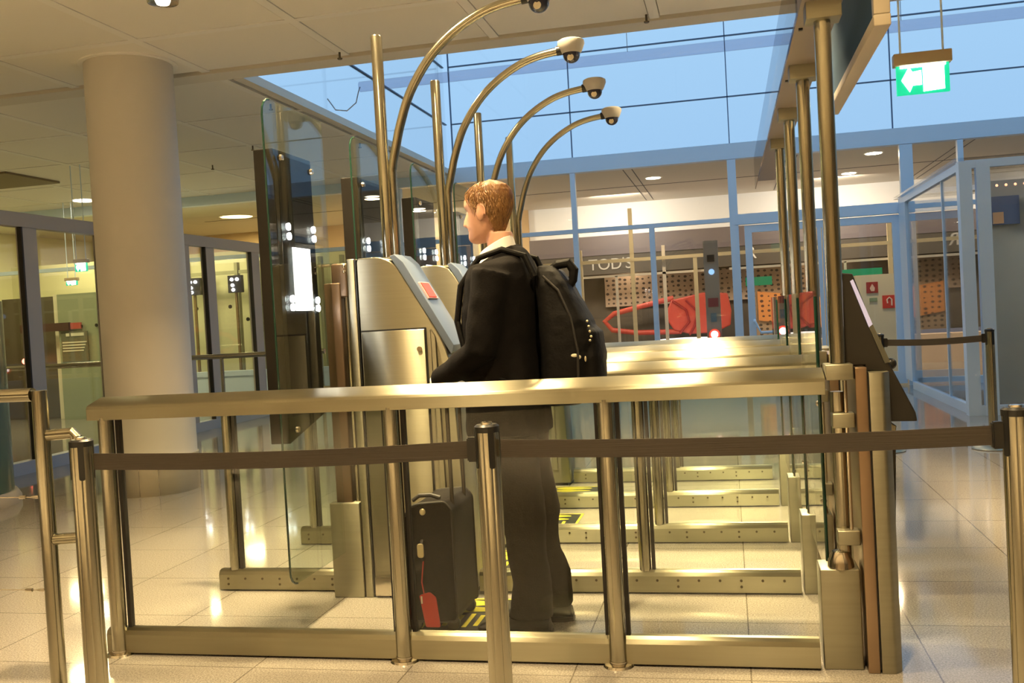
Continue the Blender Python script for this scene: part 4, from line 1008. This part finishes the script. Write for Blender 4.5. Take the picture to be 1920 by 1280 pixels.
# short tufts following the crown to the back
q = MB()
for i in range(1900):
    th = random.uniform(.9, 2*PI-.9); z = random.uniform(.05, .227); a = abs((th+PI) % (2*PI)-PI)
    if z < hairline(a)+.012: continue
    p = head_pt(z, th, .008); p2 = head_pt(max(z-.012, .03), th+random.uniform(-.01, .07), .0115+random.uniform(0, .002)); p3 = head_pt(max(z-.026, .025), th+random.uniform(.0, .12), .0095+random.uniform(0, .003))
    if z > .19: p2 = head_pt(z-.004, th, .012); p3 = head_pt(z-.014, th+random.uniform(-.08, .1), .011)
    q.tube([HM @ p, HM @ p2, HM @ p3], [.0011, .0013, .0003], 5)
o = q.build('hair_tufts', mat('hair_highlight', (.27, .135, .042), .5, var=((70, 70, 20), .5)), man); o.location = -PO; sub(o, hair)  # golden highlights of the lit hair are put into the tuft colour
# ---- shirt collar
SHIRT = mat('white_shirt', (.85, .84, .82), .7)
def cring(z, rx, ry, cx, tilt): return ell((cx, 3.882, z), rx, ry, 32, 2.1, tilt)
q = MB(); q.loft([cring(1.485, .092, .094, -.912, .46), cring(1.525, .080, .082, -.912, .50), cring(1.562, .070, .071, -.910, .52), cring(1.566, .065, .066, -.910, .52), cring(1.52, .064, .066, -.910, .46)])
q.loft([[Vector((-1.066, 3.880, 1.27)), Vector((-1.066, 3.884, 1.27)), Vector((-1.0, 3.884, 1.27)), Vector((-1.0, 3.880, 1.27))],
        [Vector((-1.050, 3.850, 1.38)), Vector((-1.050, 3.914, 1.38)), Vector((-.98, 3.914, 1.38)), Vector((-.98, 3.850, 1.38))],
        [Vector((-1.006, 3.825, 1.475)), Vector((-1.006, 3.938, 1.475)), Vector((-.95, 3.938, 1.475)), Vector((-.95, 3.825, 1.475))]])
o = q.build('shirt_collar', SHIRT, man); o.location = -PO
# ---- jacket
b = MB()
b.loft([ell((-.895, 3.88, 1.525), .070, .075, tilt=.45), ell((-.890, 3.88, 1.505), .094, .105, tilt=.40), ell((-.885, 3.88, 1.498), .104, .158, tilt=.22), ell((-.885, 3.88, 1.48), .120, .205, p=2.5), ell((-.888, 3.88, 1.42), .140, .228, p=2.6), ell((-.90, 3.88, 1.30), .155, .215, p=2.6),
        ell((-.905, 3.88, 1.17), .152, .205, p=2.6), ell((-.900, 3.88, 1.05), .155, .212, p=2.6), ell((-.895, 3.88, .92), .162, .225, p=2.7), ell((-.89, 3.88, .80), .165, .228, p=2.7)])
def sleeve(sh_, el_, wr_):
    m1 = (sh_+el_)/2
    b.tube([sh_+Vector((.0, 0, .015)), m1+Vector((.005, 0, .02)), el_+Vector((.012, 0, .0)), el_+(wr_-el_)*.35+Vector((0, 0, -.008)), wr_-(wr_-el_).normalized()*.01], [.082, .074, .066, .058, .044], 20)
sleeve(LSH, LEL, LWR); sleeve(RSH, REL, RWR)
jk = b.build('jacket', SUIT, man); jk.location = -PO; remesh(jk, .009, 5)
# jacket collar and cuffs
q = MB(); q.loft([cring(1.475, .106, .108, -.905, .46), cring(1.512, .093, .094, -.905, .48), cring(1.518, .087, .088, -.905, .48), cring(1.48, .090, .094, -.905, .46)])
o = q.build('jacket_collar', SUIT, man); o.location = -PO
q = MB()
for el_, wr_ in ((LEL, LWR), (REL, RWR)):
    d = (wr_-el_).normalized(); q.tube([wr_-d*.02, wr_+d*.008], [.034, .033], 18)
o = q.build('shirt_cuffs', SHIRT, man); o.location = -PO
# ---- trousers
b = MB()
b.loft([ell((-.885, 3.885, .98), .135, .175), ell((-.885, 3.885, .90), .145, .19), ell((-.88, 3.885, .82), .13, .19), ell((-.88, 3.885, .76), .10, .17)])
for y_, hx, kx, ax_ in ((3.80, -.88, -.84, -.825), (3.97, -.87, -.815, -.77)):
    b.loft([ell((hx, y_, .86), .12, .095), ell((hx+.005, y_, .70), .108, .088), ell(((hx+kx)/2+.005, y_, .58), .098, .082), ell((kx, y_, .46), .090, .076), ell((kx, y_, .38), .080, .070), ell((kx+.006, y_, .30), .078, .066), ell((ax_+.004, y_, .20), .078, .064), ell((ax_-.002, y_, .12), .084, .064), ell((ax_-.008, y_, .068), .088, .064), ell((ax_-.008, y_, .058), .08, .055)])
tro = b.build('trousers', TROU, man); tro.location = -PO; remesh(tro, .009, 5)
dm = tro.modifiers.new('folds', 'DISPLACE'); tx_ = bpy.data.textures.new('cloth_folds', 'CLOUDS'); tx_.noise_scale = .09; dm.texture = tx_; dm.strength = .014
dm2 = jk.modifiers.new('folds', 'DISPLACE'); tx2 = bpy.data.textures.new('jacket_folds', 'CLOUDS'); tx2.noise_scale = .14; dm2.texture = tx2; dm2.strength = .016
# ---- shoes
SHOE = mat('black_leather', (.006, .005, .005), .55, spec=.2)
for y_, ax_ in ((3.79, -.825), (3.965, -.765)):
    q = MB(); xs = []
    for t, w, h in ((.078, .022, .03), (.07, .034, .06), (.04, .037, .075), (0, .038, .08), (-.05, .041, .072), (-.10, .046, .058), (-.15, .048, .046), (-.19, .043, .040), (-.215, .030, .034), (-.226, .012, .022)):
        x = ax_+t; xs.append([Vector((x, y_+w*math.cos(a), .012+max(0, (h-.012)*(.5+.5*math.sin(a))) + (0 if math.sin(a) > -.95 else 0))) for a in [2*PI*k/20 for k in range(20)]])
    q.loft(xs)
    q.prism([(ax_+.08, y_-.025), (ax_+.08, y_+.025), (ax_+.05, y_+.040), (ax_-.12, y_+.050), (ax_-.18, y_+.045), (ax_-.22, y_+.02), (ax_-.22, y_-.02), (ax_-.18, y_-.045), (ax_-.12, y_-.050), (ax_+.05, y_-.040)], 'z', 0, .014, .002)
    o = q.build('shoe', SHOE, man); o.location = -PO
# ================================================================ BACKPACK
bk = thing('backpack', 'bulky black backpack with top loop worn on the back of the man', 'backpack', (-.63, 3.88, .92))
NYL = mat('black_nylon', (.005, .0045, .0045), .6, spec=.15, bump=((90, 90, 90), .6))
b = MB()
def bpr(z, xb, xo, hw, p=3): return ell(((xb+xo)/2, 3.89, z), (xo-xb)/2, hw, 28, p)
b.loft([bpr(.905, -.73, -.60, .11), bpr(.92, -.74, -.565, .14), bpr(.99, -.745, -.535, .155), bpr(1.08, -.745, -.517, .16), bpr(1.16, -.745, -.513, .16), bpr(1.24, -.745, -.532, .158), bpr(1.32, -.745, -.575, .15), bpr(1.39, -.745, -.61, .14), bpr(1.44, -.742, -.645, .12), bpr(1.465, -.74, -.68, .09)])
b.loft([bpr(.96, -.60, -.505, .11), bpr(.98, -.60, -.492, .125), bpr(1.10, -.60, -.488, .13), bpr(1.19, -.60, -.50, .125), bpr(1.22, -.60, -.53, .10)])
o = b.build('pack_body', NYL, bk); o.location = (.63, -3.88, -.92); remesh(o, .007, 5)
dm = o.modifiers.new('folds', 'DISPLACE'); dm.texture = tx_; dm.strength = .012
def bpp(mb, n, m): o = mb.build(n, m, bk); o.location = (.63, -3.88, -.92); return o
bpp(MB().tube([(-.70, 3.87, 1.44), (-.66, 3.87, 1.465), (-.615, 3.87, 1.47), (-.595, 3.87, 1.44), (-.60, 3.87, 1.40), (-.62, 3.87, 1.37)], [.016, .018, .02, .02, .017, .014], 14), 'top_loop', NYL)
for y_ in (3.76, 4.0):
    bpp(MB().tube([(-.735, y_, 1.42), (-.77, y_, 1.505), (-.86, y_, 1.535), (-.955, y_, 1.508), (-1.036, y_, 1.40), (-1.058, y_, 1.26), (-1.02, y_-.03*(1 if y_ < 3.9 else -1), 1.12), (-.86, y_-.085*(1 if y_ < 3.9 else -1), 1.02), (-.75, y_, .98)], .013, 10), 'strap', NYL)
z_ = mat('zip_pull', (.70, .62, .42), .35, .6)
bpp(MB().ball((-.592, 3.735, 1.105), .011, (1.3, .4, .8)).ball((-.575, 3.737, 1.098), .009, (1.2, .4, 1)).ball((-.60, 3.737, 1.092), .008, (1.2, .4, .7)), 'logo_patch', mat('pale_patch', (.70, .66, .5), .5))
q = MB()
for k, (x, z) in enumerate(((-.535, 1.235), (-.53, 1.215), (-.527, 1.195), (-.523, 1.175), (-.528, 1.16))): q.ball((x, 3.75, z), .005)
q.ball((-.548, 3.74, 1.09), .006, (.7, .5, 1.8))
bpp(q, 'zip_pull', z_)
bpp(MB().tube([(-.70, 3.745, 1.42), (-.64, 3.738, 1.36), (-.595, 3.735, 1.25), (-.575, 3.733, 1.12), (-.58, 3.735, 1.0), (-.60, 3.74, .94)], .005, 8), 'zip_line', RUBBER)
# ================================================================ SUITCASE
sc_ = thing('suitcase', 'upright black soft suitcase with red tag beside the feet of the man', 'suitcase', (-1.24, 3.93, 0))
CASE = mat('case_fabric', (.007, .006, .006), .7, spec=.15, bump=((120, 120, 120), .6), var=((20, 20, 20), .3))
LS = (1.24, -3.93, 0)
def sp_(mb, n, m): o = mb.build(n, m, sc_); o.location = LS; return o
YA, YB = 3.775, 4.10
prof = rounded([(-1.352, .045), (-1.352, .455), (-1.30, .525), (-1.16, .535), (-1.132, .50), (-1.132, .045)], [.02, .03, .03, .014, .014, .02], 3)
body_ = sp_(MB().prism(prof, 'y', YA, YB, 0), 'body', CASE)
sp_(MB().prism([(-1.372, .08), (-1.372, .38), (-1.352, .41), (-1.348, .08)], 'y', YA+.03, YB-.03, .003), 'front_pocket', CASE)
q = MB()
for y_ in (YA, YB):
    pts = [(x, y_, z) for x, z in prof] + [(prof[0][0], y_, prof[0][1])]
    q.tube(pts, .005, 8)
sp_(q, 'piping', RUBBER)
shd = sp_(MB().tube([(-1.262, YA-.004, .30), (-1.262, YA-.028, .325), (-1.262, YA-.028, .355), (-1.262, YA-.004, .38)], .008, 10), 'side_handle', RUBBER)
METB = mat('brass_pale', (.60, .52, .34), .35, .7)
hb_ = sp_(MB().prism(rounded([(-1.276, .315), (-1.248, .315), (-1.248, .373), (-1.276, .373)], .012, 4), 'y', YA-.038, YA-.030, .003), 'handle_buckle', METB); sub(hb_, shd)
sp_(MB().tube([(-1.32, 3.85, .528), (-1.29, 3.85, .548), (-1.24, 3.85, .55), (-1.20, 3.85, .538)], .009, 10), 'top_handle', RUBBER)
sp_(MB().ball((-1.255, YA-.002, .495), .013, (1, .5, 1.1)), 'badge', METB)
for y_ in (YA+.07, YB-.07):
    sp_(MB().tube([(-1.148, y_, .5), (-1.148, y_, .975)], .0085, 12), 'telescopic_tube', mat('dark_tube', (.10, .085, .07), .3, .9) if 'dark_tube' not in bpy.data.materials else bpy.data.materials['dark_tube'])
sp_(MB().tube([(-1.148, YA+.055, .975), (-1.148, YB-.055, .975)], .015, 16), 'grip', BLACK)
tg = sp_(MB().prism(rounded([(-1.262, .028), (-1.200, .028), (-1.212, .150), (-1.238, .172), (-1.283, .158)], .008, 3), 'y', YA-.022, YA-.016, .001), 'luggage_tag', mat('tag_red', (.50, .025, .02), .4))
sp_(MB().tube([(-1.262, YA-.02, .160), (-1.272, YA-.012, .21), (-1.262, YA-.004, .30)], .003, 8), 'tag_strap', mat('tag_strap_red', (.55, .05, .04), .4))
tgl = sp_(MB().box(-1.276, -1.270, YA-.024, YA-.022, .125, .155), 'tag_glint', mat('glint_silver', (.8, .78, .7), .3, .3)); sub(tgl, tg)
for y_ in (YA+.035, YB-.035):
    for x_ in (-1.32, -1.16):
        sp_(MB().lathe([(0, -.012), (.026, -.012), (.028, 0), (.026, .012), (0, .012)], (x_, y_, .028), 20, 'y'), 'wheel', BLACK)
